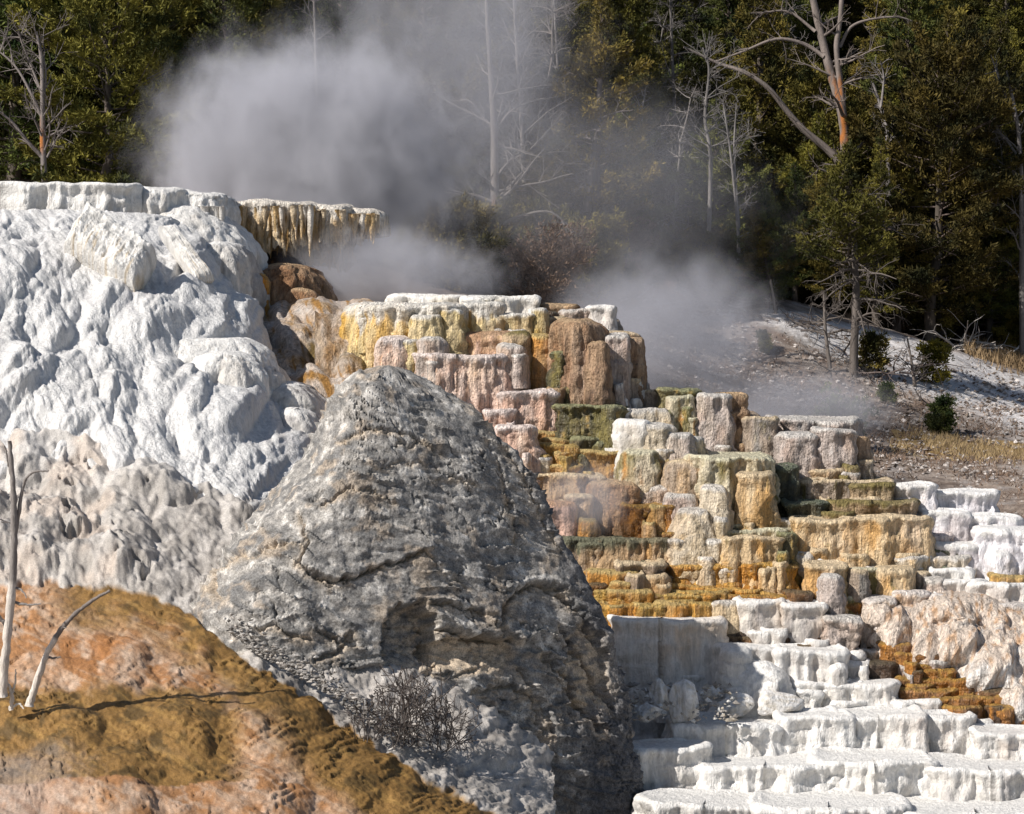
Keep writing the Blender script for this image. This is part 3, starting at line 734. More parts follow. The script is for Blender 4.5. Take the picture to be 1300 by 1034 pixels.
# ---- cream tower
B(876, 986, 580, 674, 'CG', dd=.1, lob=.14, thick=1.5, rough=1.6); B(938, 984, 600, 674, 'CO', dd=-.15, dome=.3, rough=1.6, flute=1.4)
B(892, 926, 616, 668, 'C', dd=-.3, dome=.5, n=2.2, flare=.15, flute=1.6); B(862, 902, 646, 674, 'C', dd=-.4, dome=.8, flare=.4)
B(984, 1015, 592, 655, 'VD', dd=.5); B(846, 884, 628, 665, 'PG', dd=-.1, dome=.8, flare=.3)
B(1030, 1088, 584, 600, 'OVT', dd=.9); B(1026, 1075, 594, 614, 'T', dd=.6); B(1070, 1092, 590, 612, 'OVT', dd=.6); B(1012, 1138, 610, 640, 'TG', dd=.5, lob=.1); B(1080, 1137, 613, 640, 'OVT', dd=.35)
B(994, 1056, 637, 662, 'VD', dd=.1, lob=.1, flare=-.1); B(1050, 1174, 636, 662, 'OVT', dd=.15, lob=.1)
B(868, 922, 652, 685, 'C', dd=.0, dome=.3); B(922, 974, 653, 678, 'VD', dd=.0, dome=.35); B(965, 992, 664, 682, 'VD', dd=.0, dome=.5); B(852, 884, 656, 684, 'C', dd=.1, dome=.6, flare=.3)
B(1006, 1080, 658, 710, 'CO', dd=.15, lob=.08); B(1068, 1130, 657, 708, 'CO', dd=.1, lob=.1); B(1118, 1182, 656, 708, 'CO', dd=.15, lob=.08)
B(975, 1015, 660, 700, 'C', dd=.3)
B(880, 1013, 672, 722, 'CG', dd=.2, lob=.14); B(836, 965, 684, 728, 'C', dd=.0, lob=.14); B(915, 1002, 682, 728, 'CO', dd=-.1, lob=.12); B(988, 1012, 676, 722, 'V', dd=.0)
B(712, 772, 683, 738, 'VT', dd=.1, flute=2, lob=.12); B(764, 852, 684, 738, 'VT', dd=.15, flute=2, lob=.14); B(735, 768, 688, 738, 'VT', dd=.0, flute=2)
B(780, 846, 714, 738, 'TG', dd=-.3, flare=-.1); B(742, 812, 725, 752, 'OC', dd=-.2, dome=.4); B(812, 848, 732, 750, 'T', dd=-.35, dome=.5)
# ---- orange shelves
B(848, 945, 718, 752, 'O', dd=.1, lob=.1); B(938, 1014, 716, 756, 'O', dd=.1, lob=.12, flute=2)
for (x0, x1, y0, y1, p, dd) in [(745, 800, 744, 765, 'OY', -.1), (762, 845, 741, 760, 'OY', -.05), (810, 910, 743, 762, 'O', -.05), (890, 945, 748, 766, 'O', 0), (936, 1000, 752, 764, 'O', -.05),
        (846, 926, 750, 768, 'OY', -.2), (800, 905, 754, 776, 'OY', -.2), (770, 830, 750, 775, 'OC', -.25), (905, 1010, 755, 770, 'R', -.15), (730, 775, 740, 780, 'B', .0), (755, 812, 768, 792, 'O', -.25)]:
    B(x0, x1, y0, y1, p, dd=dd, lob=.08)
B(762, 940, 764, 805, 'OC', dd=.25, lob=.2, thick=1.6); B(828, 874, 764, 806, 'OC', dd=-.1, dome=.4); B(874, 908, 766, 806, 'OY', dd=-.05, dome=.3); B(903, 940, 765, 806, 'C', dd=-.1, dome=.4); B(762, 800, 772, 806, 'OY', dd=.0, dome=.4); B(794, 832, 768, 806, 'O', dd=.05, dome=.4)
# ---- right of the shelves
B(1000, 1036, 704, 740, 'C', dd=.3, dome=.4); B(1028, 1082, 702, 722, 'LW', dd=.3, dome=.6); B(1038, 1066, 712, 724, 'W', dd=.0)
B(1024, 1078, 716, 790, 'CO', dd=.1, lob=.1); B(1043, 1072, 730, 790, 'PG', dd=-.2, dome=.6, n=2.2); B(1074, 1122, 722, 765, 'CG', dd=.1); B(1078, 1106, 726, 772, 'TG', dd=-.1, dome=.4); B(1115, 1162, 722, 765, 'CO', dd=.05, dome=.2)
B(1068, 1188, 706, 728, 'C', dd=.3); B(1158, 1184, 726, 752, 'TG', dd=.3, dome=.5); B(1180, 1238, 722, 745, 'W', dd=.3); B(1182, 1232, 697, 726, 'VD', dd=.6); B(1175, 1200, 735, 760, 'PG', dd=.1, dome=.6)
B(998, 1034, 752, 800, 'B', dd=.0); B(1030, 1064, 762, 800, 'B', dd=.1, dome=.3); B(1060, 1098, 764, 800, 'R', dd=.2, dome=.3)
B(934, 1000, 762, 812, 'GW', dd=-.1, lob=.1); B(992, 1052, 766, 822, 'GW', dd=-.15, lob=.12); B(1049, 1094, 784, 832, 'PG', dd=-.15, dome=.15, flare=-.1, rough=2)
B(895, 1010, 802, 824, 'DB', dd=.1); B(905, 1052, 808, 828, 'B', dd=.0); B(1000, 1056, 815, 832, 'R', dd=.0)
# ---- shaded white wall and white domes
B(770, 922, 786, 880, 'W', dd=.25, lob=.05, rough=.5, flute=.3, thick=1.6, n=4, wscale=2); B(905, 1000, 820, 888, 'W', dd=.1, lob=.1, rough=.6, flute=.5, thick=1.4); B(915, 956, 822, 880, 'W', dd=-.25, dome=.5, n=2.2, rough=.6)
B(985, 1076, 824, 885, 'W', dd=-.1, lob=.12, rough=.7, flute=1.2); B(940, 990, 845, 890, 'W', dd=-.3, dome=.8, flare=.5, n=2.2); B(1054, 1078, 842, 874, 'GW', dd=-.4, dome=.6, n=2.2); B(1078, 1102, 829, 852, 'GW', dd=-.1, dome=.6, n=2.2)
B(1070, 1142, 824, 850, 'C', dd=.25); B(1098, 1142, 842, 872, 'DB', dd=.0, dome=.3); B(1138, 1172, 845, 864, 'PG', dd=.0); B(1064, 1110, 840, 872, 'GW', dd=.0)
for (x0, x1, y0, y1, p, dd) in [(1116, 1160, 817, 836, 'R', -.1), (1138, 1172, 830, 848, 'R', -.15), (1162, 1204, 832, 862, 'B', -.1), (1155, 1188, 845, 864, 'R', -.15), (1172, 1216, 850, 870, 'R', -.15), (1210, 1240, 862, 884, 'R', -.15), (1225, 1262, 866, 892, 'B', -.1), (1262, 1300, 884, 912, 'R', -.1), (1180, 1205, 838, 858, 'PG', -.25), (1140, 1212, 860, 880, 'R', -.1), (1142, 1222, 873, 894, 'R', -.1), (1100, 1130, 780, 820, 'OY', .3), (1085, 1120, 796, 826, 'B', .3)]:
    B(x0, x1, y0, y1, p, dd=dd, lob=.07)
B(1204, 1246, 838, 872, 'T', dd=.05, dome=.4, n=2.2); B(1214, 1254, 871, 897, 'GW', dd=.1); B(1248, 1298, 875, 912, 'B', dd=-.05, dome=.3, lob=.12); B(1186, 1266, 886, 910, 'R', dd=-.15); B(1255, 1340, 896, 934, 'R', dd=.0, dome=.3); B(1180, 1226, 893, 912, 'R', dd=.15)
B(1014, 1100, 867, 912, 'W', dd=.0, lob=.12, rough=.7); B(1080, 1146, 868, 912, 'W', dd=-.05, dome=.2); B(1140, 1184, 880, 900, 'W', dd=.1); B(1130, 1202, 889, 916, 'W', dd=-.1); B(1198, 1258, 897, 918, 'GW', dd=.0, dome=.3)
# ---- front white shelves
B(1060, 1182, 908, 975, 'W', dd=-.2, lob=.12, rough=.7); B(985, 1085, 909, 975, 'W', dd=-.3, lob=.1, rough=.7); B(1172, 1242, 909, 970, 'W', dd=-.1, lob=.1); B(1236, 1292, 918, 960, 'W', dd=.2); B(1238, 1330, 930, 990, 'W', dd=-.3)
B(855, 1000, 920, 985, 'W', dd=-.35, lob=.12, rough=.8); B(900, 1010, 900, 935, 'GW', dd=.1, dome=.4)
B(800, 905, 948, 1020, 'W', dd=-.6, lob=.12); B(895, 1060, 972, 1040, 'W', dd=-.6, lob=.15); B(1040, 1190, 966, 1040, 'W', dd=-.55, lob=.15); B(1180, 1350, 978, 1050, 'GW', dd=-.6, lob=.15)
B(820, 980, 1022, 1100, 'GW', dd=-1, lob=.15); B(960, 1160, 1026, 1110, 'W', dd=-1, lob=.15); B(1140, 1360, 1034, 1110, 'W', dd=-1, lob=.15)
# ---- far white steps at the right edge
B(1130, 1192, 615, 662, 'LW', dd=.8, lob=.1); B(1186, 1272, 624, 668, 'LW', dd=1.1, lob=.12); B(1170, 1232, 648, 700, 'LW', dd=.8, lob=.1); B(1225, 1300, 655, 712, 'LW', dd=1.0, lob=.12); B(1180, 1250, 690, 736, 'LW', dd=.7, dome=.3, flare=.2); B(1240, 1340, 672, 742, 'LW', dd=.7, dome=.3, flare=.15); B(1178, 1215, 676, 700, 'P', dd=.5)
B(1135, 1240, 706, 730, 'C', dd=.5)
B(1262, 1340, 731, 745, 'OY', dd=.2); B(1232, 1340, 741, 780, 'GW', dd=.2, lob=.14); B(1186, 1254, 738, 764, 'W', dd=.2, dome=.2); B(1256, 1290, 700, 738, 'LW', dd=.4, dome=.6, n=2.2)
# ---- peach bulges on the right
PE = (c(.76, .64, .54), c(.74, .54, .40), c(.62, .36, .18), c(.8, .74, .7), .08, .6, .25)
pr = []
for t, (y, top) in enumerate([(762, 1), (772, 0), (800, 0), (830, 0), (860, 0), (895, 0), (940, 0), (980, 0)]):
    rr = []
    for x in (1080, 1110, 1150, 1190, 1240, 1290, 1360, 1480):
        left = max(0.0, (y - 800) * 1.6 - (x - 1135)) * .012
        rr.append((x, y - 12 * (t < 2) * (x > 1170) * (x < 1250), Dt(y) + (1.0 if top else -.22) + left + (.25 if x < 1100 else 0)))
    pr.append(rr)
PX, PY, DD = patch_ctrl(pr, 130, 200)
P = at(PX, PY, DD); n0 = vnormals(P)
if n0[..., 1].mean() > 0: n0 = -n0
r5 = np.random.default_rng(51); w1 = noise(PX / 20, PY / 20, 3) * 7
h = tongue_field(PX + w1, PY + w1, [(1132, 800, 90, 34, .3, 0), (1215, 800, 95, 36, .35, .1), (1178, 812, 70, 16, .26, 0), (1262, 830, 110, 40, .35, .1), (1310, 820, 100, 34, .3, 0), (1160, 835, 60, 20, .2, .2), (1240, 870, 80, 40, .25, .2), (1290, 890, 90, 30, .25, .3)])
h += tongue_field(PX + w1, PY - w1, rand_tongues(110, (1085, 1340), (770, 930), (24, 50), (7, 16), .009, .15, rng=r5))
h += .035 * fbm(PX / 9, PY / 9, 5, 4) + .05 * billow(PX / 7, PY / 34, 3, 2)
P = P + n0 * h[..., None]
nA = fbm(PX / 24, PY / 20, 61, 4); nB = fbm(PX / 6, PY / 18, 62, 3); nC = fbm(PX / 12, PY / 10, 63, 3)
col = mix(c(.76, .64, .54) + 0 * P, c(.78, .74, .70), sstep(-.15, .25, nA + .3 * nC + (PY - 850) / 150))
col = mix(col, c(.62, .42, .28), sstep(.05, .35, nB + .5 * nC) * (1 - .6 * sstep(850, 900, PY)))
col = mix(col, c(.52, .28, .12), sstep(.2, .45, nC - .3 * nA) * .6 * (PY < 850))
link('peach_flowstone_bank', mesh_np('peach_flowstone_bank', P, grid_quads(*P.shape[:2]), col=col), M_TRAV, kind='structure')
for (x0, x1, y0, y1, dd, dm) in [(1098, 1140, 760, 800, -.0, .3), (1135, 1186, 752, 800, .15, .3), (1182, 1250, 758, 800, .1, .4), (1240, 1330, 768, 810, .15, .3)]:
    B(x0, x1, y0, y1, PE, dd=dd, dome=dm, n=2.8, rough=1.6)
# ---- domes on the flow apron and white slope
BD = dict(parent='core')
B(300, 412, 333, 412, 'TB', D=44.4, dome=.8, n=2.2, flute=1.8, thick=2.4, extra=.6, name='flowstone_dome'); B(302, 340, 345, 412, 'OC', D=44.0, dome=.7, n=2.2, name='flowstone_dome'); B(268, 400, 318, 380, 'DB', D=46, dome=.9, n=2.2, thick=2.5, name='flowstone_dome')
B(360, 402, 365, 410, 'TB', D=44.1, dome=.8, n=2.2, name='flowstone_dome')
SL = bpy.data.objects['white_flowstone_slope']
for (x0, x1, y0, y1, D, dm, p, fu) in [(150, 330, 430, 500, 37.9, .5, 'W', 1.2), (225, 328, 446, 525, 37.3, .5, 'W', 1.6), (288, 350, 460, 560, 38.0, .7, 'GW', 1.6), (312, 400, 486, 600, 38.0, .75, 'GW', 1.6),
        (340, 402, 520, 620, 37.2, .8, 'GW', 1.4), (140, 260, 360, 420, 40.4, .7, 'W', 1), (228, 302, 375, 440, 40.3, .8, 'GW', 1), (60, 170, 380, 440, 39.4, .7, 'W', 1)]:
    B(x0, x1, y0, y1, 'W' if p == 'W' else 'GW', D=D, dome=dm, n=2.3, flute=fu, flare=.25, thick=2.0, extra=.5, parent=SL, name='flowstone_dome', rough=.7)
# ================================================================== white ledge at the top left and the overhanging ledge
for (x0, x1, y0, y1, D, kw) in [(-140, 168, 231, 290, 43.3, dict(lob=.12, n=5, flute=.8)), (120, 238, 237, 300, 43.9, dict(lob=.12, dome=.3)), (195, 286, 243, 306, 44.3, dict(lob=.1, dome=.3, flute=2.2, teeth=.12, extra=.1)),
                                 (150, 290, 256, 340, 43.6, dict(dome=.9, lob=.1, flare=.5, n=2.2))]:
    B(x0, x1, y0, y1, 'W', D=D, thick=3.0, name='ledge_rim', parent=SL, **kw)
B(236, 312, 305, 398, 'GW', D=43.0, dome=.75, n=2.2, flare=.2, flute=2, thick=2, parent=SL, name='flowstone_dome')
LED = (c(.74, .60, .42), c(.70, .48, .24), c(.30, .17, .05), c(.84, .78, .70), .28, .6, .45)
led = thing('overhanging_ledge', at(380, 300, 47).tolist(), 'cream travertine ledge hung with stalactites, jutting into the steam above the brown dome', 'rock ledge')
led.location = (0, 0, 0)
B(278, 402, 254, 312, LED, D=46.2, thick=2.6, lob=.08, flute=2.4, extra=.05, teeth=.5, parent=led, name='ledge_slab', dome=.18)
B(388, 446, 259, 306, LED, D=46.6, thick=2.4, lob=.08, flute=2.2, extra=.05, teeth=.45, parent=led, name='ledge_slab', dome=.2)
B(430, 484, 264, 296, LED, D=46.9, thick=1.9, lob=.08, flute=2.2, extra=.02, teeth=.25, parent=led, name='ledge_slab', dome=.4)
B(280, 440, 262, 330, LED, D=46.75, thick=1.6, flute=2.4, extra=.1, teeth=.6, parent=led, name='ledge_back_wall')
rs = np.random.default_rng(77)
for k in range(150):
    px = rs.uniform(282, 478)
    ln = rs.uniform(10, 52) * (1 if px < 400 else .8) * (.6 if px > 440 else 1)
    D = 46.2 + rs.uniform(-.08, .3) + (px > 400) * .35 + (px > 440) * .25
    y0 = 262 + (px > 400) * 5 + (px > 440) * 5
    p0 = at(px, y0, D); p1 = at(px + rs.uniform(-2, 2), y0 + 16 + ln, D + rs.uniform(-.05, .1))
    t = np.linspace(0, 1, 7)[:, None]; r = rs.uniform(.035, .075)
    pts = p0 * (1 - t) + p1 * t + rs.normal(size=(7, 3)) * .008
    TB_ = Tubes(); cc = [LED[0], LED[3], c(.72, .5, .25), c(.5, .33, .14)][rs.choice(4, p=[.4, .3, .2, .1])]
    tip = c(.6, .4, .18) * rs.uniform(.7, 1.3)
    TB_.add(pts, r * np.array([1, 1.1, 1, .85, .6, .38, .1]), 7, col=cc * (1 - t ** 2) + tip * t ** 2)
    link('stalactite', TB_.mesh('stalactite'), M_TRAV, led)
for k in range(26):
    px = rs.uniform(212, 284); D = 44.25 + rs.uniform(-.02, .1)
    p0 = at(px, 262, D); p1 = at(px, 290 + rs.uniform(0, 22) * (px - 190) / 90, D + .05)
    t = np.linspace(0, 1, 6)[:, None]
    TB_ = Tubes(); TB_.add(p0 * (1 - t) + p1 * t, rs.uniform(.05, .08) * np.array([1, 1, .9, .75, .5, .15]), 7, col=OFFW * rs.uniform(.85, 1.1))
    link('stalactite', TB_.mesh('stalactite'), M_WHITE, SL)

# ---- leaning broken slab on the white slope
def prism(corners_front, depth, push, colfn, res=60, seed=0, nz=.05, stri=None):
    """rounded rock slab: a front quad (four photo points with distance) given real thickness"""
    c0, c1, c2, c3 = [at(*p) for p in corners_front]      # tl,tr,br,bl
    u = np.linspace(0, 1, res)[None, :, None]; v = np.linspace(0, 1, res)[:, None, None]
    Fp = (c0 * (1 - u) + c1 * u) * (1 - v) + (c3 * (1 - u) + c2 * u) * v
    nrm = np.cross(c1 - c0, c3 - c0); nrm /= np.linalg.norm(nrm)
    if nrm[1] > 0: nrm = -nrm
    U = u[..., 0] + 0 * v[..., 0]; Vv = v[..., 0] + 0 * u[..., 0]
    e = np.minimum(np.minimum(U, 1 - U), np.minimum(Vv, 1 - Vv))
    rd = np.sqrt(np.clip(1 - (1 - np.clip(e / .12, 0, 1)) ** 2, 0, 1))
    h = depth * (rd - 1) * .5 + nz * fbm(Fp[..., 0] * 2.5 + seed, Fp[..., 1] * 2.5, Fp[..., 2] * 2.5, 4) * 2
    if stri: h += stri * billow(U * 22 + seed, Vv * 2.0, seed, 2) * 2
    Ft = Fp + nrm * h[..., None]
    Bk = Fp - nrm * (depth * (.5 + .5 * rd))[..., None]
    Ft[[0, -1]] = .5 * (Ft[[0, -1]] + Bk[[0, -1]]); Bk[[0, -1]] = Ft[[0, -1]]
    Ft[:, [0, -1]] = .5 * (Ft[:, [0, -1]] + Bk[:, [0, -1]]); Bk[:, [0, -1]] = Ft[:, [0, -1]]
    V = np.concatenate([Ft.reshape(-1, 3), Bk.reshape(-1, 3)])
    q = np.concatenate([grid_quads(res, res), grid_quads(res, res, off=res * res)[:, ::-1]])
    cc = colfn(np.concatenate([U.ravel(), U.ravel()]), np.concatenate([Vv.ravel(), Vv.ravel()]), V)
    return V, q, cc
def slabcol(U, Vv, V):
    s = fbm(U * 26, Vv * 2, 3, 3)
    col = mix(c(.74, .72, .69) + 0 * V, c(.56, .46, .33), sstep(.0, .3, s) * sstep(.3, .6, Vv) * .9)
    g = sstep(.05, .4, fbm(U * 5, Vv * 5, 7, 4) + .25 - .5 * Vv)
    return mix(col, c(.42, .41, .39), g * .6)
V, q, cc = prism([(108, 246, 40.0), (197, 308, 39.2), (170, 356, 38.6), (78, 300, 39.2)], .8, 0, slabcol, 90, 3, .09, .018)
link('leaning_slab', mesh_np('leaning_slab', V, q, col=cc), M_WHITE, label='broken grey and white travertine slab leaning under the white ledge, its lower face striped tan', category='rock slab')
V, q, cc = prism([(200, 284, 40.9), (218, 280, 41.0), (272, 345, 40.0), (250, 354, 39.8)], .35, 0, slabcol, 50, 5, .05, .02)
link('leaning_slab', mesh_np('leaning_slab', V, q, col=cc), M_WHITE, label='narrow white travertine slab leaning right of the broader striped slab', category='rock slab')

flush_blocks()
# ================================================================== the grey cone rock
def cone_rock():
    ys = [466, 470, 476, 484, 500, 520, 540, 570, 600, 640, 680, 720, 760, 800, 850, 900, 940, 1000, 1120]
    xl = [486, 470, 456, 446, 434, 422, 412, 398, 378, 343, 308, 276, 246, 228, 212, 200, 190, 176, 156]
    xr = [500, 515, 533, 553, 582, 606, 628, 655, 677, 697, 713, 732, 752, 771, 788, 799, 805, 815, 830]
    nr, nc = 420, 760
    py = np.interp(np.linspace(0, 1, nr) ** .9, np.linspace(0, 1, nr), np.linspace(466, 1120, nr))
    XL = np.interp(py, ys, xl); XR = np.interp(py, ys, xr)
    k = np.ones(9) / 9
    for _ in range(2):
        XL = np.convolve(np.pad(XL, 4, 'edge'), k, 'valid'); XR = np.convolve(np.pad(XR, 4, 'edge'), k, 'valid')
    D0 = 32.2
    A0 = at(XL, py, D0); A1 = at(XR, py, D0)
    cxm = (A0[:, 0] + A1[:, 0]) / 2; a = (A1[:, 0] - A0[:, 0]) / 2; z = A0[:, 2]
    b = .62 * a + .1
    w = np.concatenate([np.linspace(0, pi, int(nc * .8), endpoint=False), np.linspace(pi, 2 * pi, nc - int(nc * .8), endpoint=False)])   # front half first
    ex = 2 / 2.3
    cw = np.sign(np.cos(w)) * np.abs(np.cos(w)) ** ex; sw = np.sign(np.sin(w)) * np.abs(np.sin(w)) ** ex
    X = cxm[:, None] - a[:, None] * cw[None]
    Y = D0 - b[:, None] * (sw * (1 + .8 * cw * (sw > 0)))[None] + 0 * X
    Z = z[:, None] + 0 * X
    P = np.stack([X, Y, Z], -1)
    # pixel address of each point, used to place the cracks on the front
    k_ = Y
    u = X / k_; sz = (Z - CAMZ) / k_
    vv = (sz * CP + SP) / (CP - sz * SP)
    QX = CX + F * u * (CP + vv * SP); QY = 517 - F * vv
    front = (np.sin(w)[None] > -.1) + 0 * X
    n0 = vnormals(P); 
    if n0[nr // 2, nc // 3, 1] > 0: n0 = -n0
    d = .16 * fbm(X * .7, Y * .7, Z * .7, 4) * 1.4
    # layered shells: sloping wavy plates
    q = Z * 1.0 + .28 * (X + 1.2) + .35 * fbm(X * .8, Y * .8, Z * .8 + 9, 3)
    pl = fbm(q * 5.5, X * .7 + 3, Y * .7, 3)
    d += .05 * np.abs(pl) * 1.5
    frac = (q * 4.2 + .6 * fbm(X * 1.5, Y * 1.5, Z * 1.5, 3)); fr = frac - np.floor(frac)
    platem = sstep(-.05, .3, fbm(X * 1.1 + 5, Y * 1.1, Z * 1.1, 2) + .1)
    d += .085 * (fr ** 6 - .15) * platem
    q2 = Z * 9 + 3.4 * (X + 1.2) + 2.2 * fbm(X * 1.2, Y * 1.2, Z * 1.2 + 19, 4); f2_ = q2 - np.floor(q2); d += .03 * (f2_ ** 5 - .15) * sstep(-.1, .25, fbm(X * 1.4, Y * 1.4 + 8, Z * 1.4, 3))
    cw_ = np.abs(fbm(X * 1.6 + .3 * q, Y * 1.6, q * 3.2, 4)); hair = np.exp(-(cw_ / .018) ** 2) * sstep(-.1, .2, fbm(X, Y, Z + 30, 2)); d -= .05 * hair
    d += .03 * fbm(X * 3, Y * 3, Z * 5, 4) + .012 * fbm(X * 14, Y * 14, Z * 18, 3)
    d -= .012 * sstep(.25, .5, fbm(X * 9, Y * 9, Z * 9, 2))
    # cracks
    wxn = QX + 5 * noise(QX / 11, QY / 11, 3) + 2 * noise(QX / 4, QY / 4, 5); wyn = QY + 5 * noise(QX / 11, QY / 11, 9) + 2 * noise(QX / 4, QY / 4, 7)
    def pdist(pl):
        best = np.full_like(QX, 1e9); sgn = np.zeros_like(QX)
        for (x1, y1), (x2, y2) in zip(pl[:-1], pl[1:]):
            dx, dy = x2 - x1, y2 - y1; L = dx * dx + dy * dy
            t = np.clip(((wxn - x1) * dx + (wyn - y1) * dy) / L, 0, 1)
            dist = np.hypot(wxn - x1 - t * dx, wyn - y1 - t * dy)
            s = np.sign(dx * (wyn - y1) - dy * (wxn - x1))
            m = dist < best; best = np.where(m, dist, best); sgn = np.where(m, s, sgn)
        return best, sgn
    crackc = np.zeros_like(QX)
    for pl_, wd, dp, st in [([(392, 726), (423, 738), (450, 732), (483, 720), (510, 712), (535, 701)], 2.6, .16, .09),
                    ([(535, 701), (548, 712), (560, 730), (590, 745)], 2, .05, .03),
                    ([(270, 730), (285, 722), (300, 712), (330, 705), (350, 694), (370, 690)], 2.2, .08, .05), ([(383, 655), (390, 690), (378, 718), (392, 726)], 2.2, .07, .03),
                    ([(276, 716), (278, 735), (272, 752), (285, 760)], 3, .12, 0), ([(395, 728), (420, 745), (440, 735)], 2, .06, .03),
                    ([(505, 562), (520, 566), (535, 560)], 2, .07, .02), ([(430, 560), (470, 545), (520, 552), (560, 575)], 1.8, .05, .04), ([(555, 610), (575, 603), (600, 615)], 2, .06, .03), ([(470, 600), (505, 585), (540, 590)], 1.8, .04, .03),
                    ([(410, 640), (440, 620), (470, 622), (500, 640)], 1.6, .05, .03), ([(400, 800), (432, 815), (445, 806)], 2.6, .1, .04), ([(400, 838), (430, 828), (445, 812), (455, 818)], 2.6, .1, .04), ([(330, 800), (350, 795), (365, 808), (395, 812)], 2.4, .08, .04),
                    ([(632, 792), (637, 775), (655, 752), (680, 742), (700, 745), (712, 748)], 4, .2, .1), ([(626, 795), (640, 805), (652, 812)], 3, .12, .06),
                    ([(545, 765), (565, 768), (590, 775), (610, 780)], 2.6, .12, .08), ([(548, 796), (575, 803), (605, 811), (650, 813)], 3.2, .2, .12), ([(608, 846), (610, 835), (605, 820)], 2, .08, 0),
                    ([(700, 748), (735, 775), (760, 815)], 3.5, .14, .05), ([(690, 830), (720, 860), (740, 900), (760, 925)], 3.5, .16, .06), ([(715, 800), (745, 840), (775, 900)], 3, .14, 0),
                    ([(600, 880), (640, 870), (690, 890), (700, 930)], 3, .12, .05), ([(660, 850), (680, 880), (690, 930)], 3, .12, .05), ([(540, 855), (580, 858), (605, 850)], 2, .07, .04),
                    ([(620, 560), (640, 600), (650, 650), (662, 690)], 2, .05, .04), ([(600, 500), (630, 540), (660, 590), (690, 650), (715, 700)], 3, .05, .05)]:
        ds, sg = pdist(pl_)
        g = np.exp(-(ds / wd) ** 2) * front
        d -= dp * g
        d += st * np.exp(-ds / 14) * (sg < 0) * front
        crackc = np.maximum(crackc, np.exp(-(ds / (wd * 3)) ** 2) * (sg > 0) * front)
    # alcove
    def ell(cx_, cy_, rx, ry, pw=2.0): return np.clip(1 - (np.abs((wxn - cx_) / rx) ** pw + np.abs((wyn - cy_) / ry) ** pw), 0, 1) * front
    al = sstep(0, .3, ell(520, 820, 36, 54, 3)) * (wyn < 880)
    d -= .46 * al * (1 - sstep(800, 880, wyn))
    al2 = sstep(0, .35, ell(595, 832, 58, 24, 3)); d -= .22 * al2 * (1 - sstep(825, 860, wyn))
    al3 = sstep(0, .3, ell(745, 850, 30, 62, 2)); d -= .15 * al3
    bot = sstep(840, 900, QY + 12 * fbm(QX / 30, QY / 30, 3, 2)) * front
    chunky = fbm(X * 3.2, Y * 3.2, Z * 3.2, 3)
    d += bot * (.12 * np.round(chunky * 5) / 5 + .05 * fbm(X * 8, Y * 8, Z * 8, 3))
    P = P + n0 * d[..., None]
    # colour
    m1 = fbm(X * 2.2, Y * 2.2, Z * 2.8, 5); m2 = fbm(X * 6.5, Y * 6.5, Z * 8, 4); m3 = fbm(X * .8, Y * .8, Z * .8 + 4, 3)
    col = mix(c(.21, .205, .20) + 0 * P, c(.42, .395, .365), sstep(-.25, .3, m1 + .5 * m2))
    col = mix(col, c(.68, .65, .61), sstep(.08, .36, m2 + .4 * m1) * .85)
    col = mix(col, c(.52, .42, .32), sstep(.1, .4, m2 * .5 - m1 + .3 * m3) * .6)
    col = mix(col, c(.09, .085, .085), sstep(.22, .5, fbm(X * 10, Y * 10, Z * 14 + 8, 3) + .2 * m3) * .7)
    col = mix(col, c(.07, .065, .06), hair * .7)
    cream = np.clip(.7 * crackc + .9 * al2 * sstep(-.3, .2, m2 + .3) + .75 * al * sstep(-.2, .2, m2) + .8 * al3 * sstep(-.2, .3, m1 + m2), 0, 1)
    band = ell(755, 860, 34, 60, 2) ** .5
    cream = np.clip(cream + band * .5, 0, 1)
    col = mix(col, c(.62, .50, .37), cream)
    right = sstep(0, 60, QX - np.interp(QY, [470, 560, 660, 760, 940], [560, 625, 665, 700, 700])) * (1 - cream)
    col = mix(col, c(.11, .11, .12), right * .9 * sstep(-.3, .2, m1 + .3 * m2 + .15))  # shade of the flank turned from the sun, painted into the rock colour
    P[0] = P[0].mean(0)[None] + np.array([0, 0, .02]); P[1] = .5 * P[1] + .5 * P[0]
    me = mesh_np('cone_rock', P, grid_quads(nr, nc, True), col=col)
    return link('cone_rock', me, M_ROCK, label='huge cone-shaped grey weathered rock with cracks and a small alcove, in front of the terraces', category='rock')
cone_rock()

# ================================================================== loose stones and blocks
def boulder_mesh(name, r, seed, colA, colB, res=34, cut=.5, squash=(1, 1, 1)):
    u = np.linspace(0, 2 * pi, res * 2, endpoint=False)[None]; v = np.linspace(.001, pi - .001, res)[:, None]
    n = np.stack([np.sin(v) * np.cos(u), np.sin(v) * np.sin(u), np.cos(v) + 0 * u], -1)
    rr = np.ones(n.shape[:2])
    g = np.random.default_rng(seed)
    for _ in range(9):
        ax = g.normal(size=3); ax /= np.linalg.norm(ax); dd = g.uniform(cut, .85)
        dt = n @ ax; lim = np.where(dt > .05, dd / np.maximum(dt, .05), 9); rr = np.minimum(rr, lim)
    rr += .06 * fbm(n[..., 0] * 2 + seed, n[..., 1] * 2, n[..., 2] * 2, 4) + .02 * fbm(n[..., 0] * 9, n[..., 1] * 9, n[..., 2] * 9, 2)
    P = n * rr[..., None] * r * np.array(squash)
    t = sstep(-.2, .3, fbm(n[..., 0] * 3, n[..., 1] * 3, n[..., 2] * 3 + seed, 4))
    return mesh_np(name, P, grid_quads(res, res * 2, True), col=mix(colA + 0 * P, colB, t))
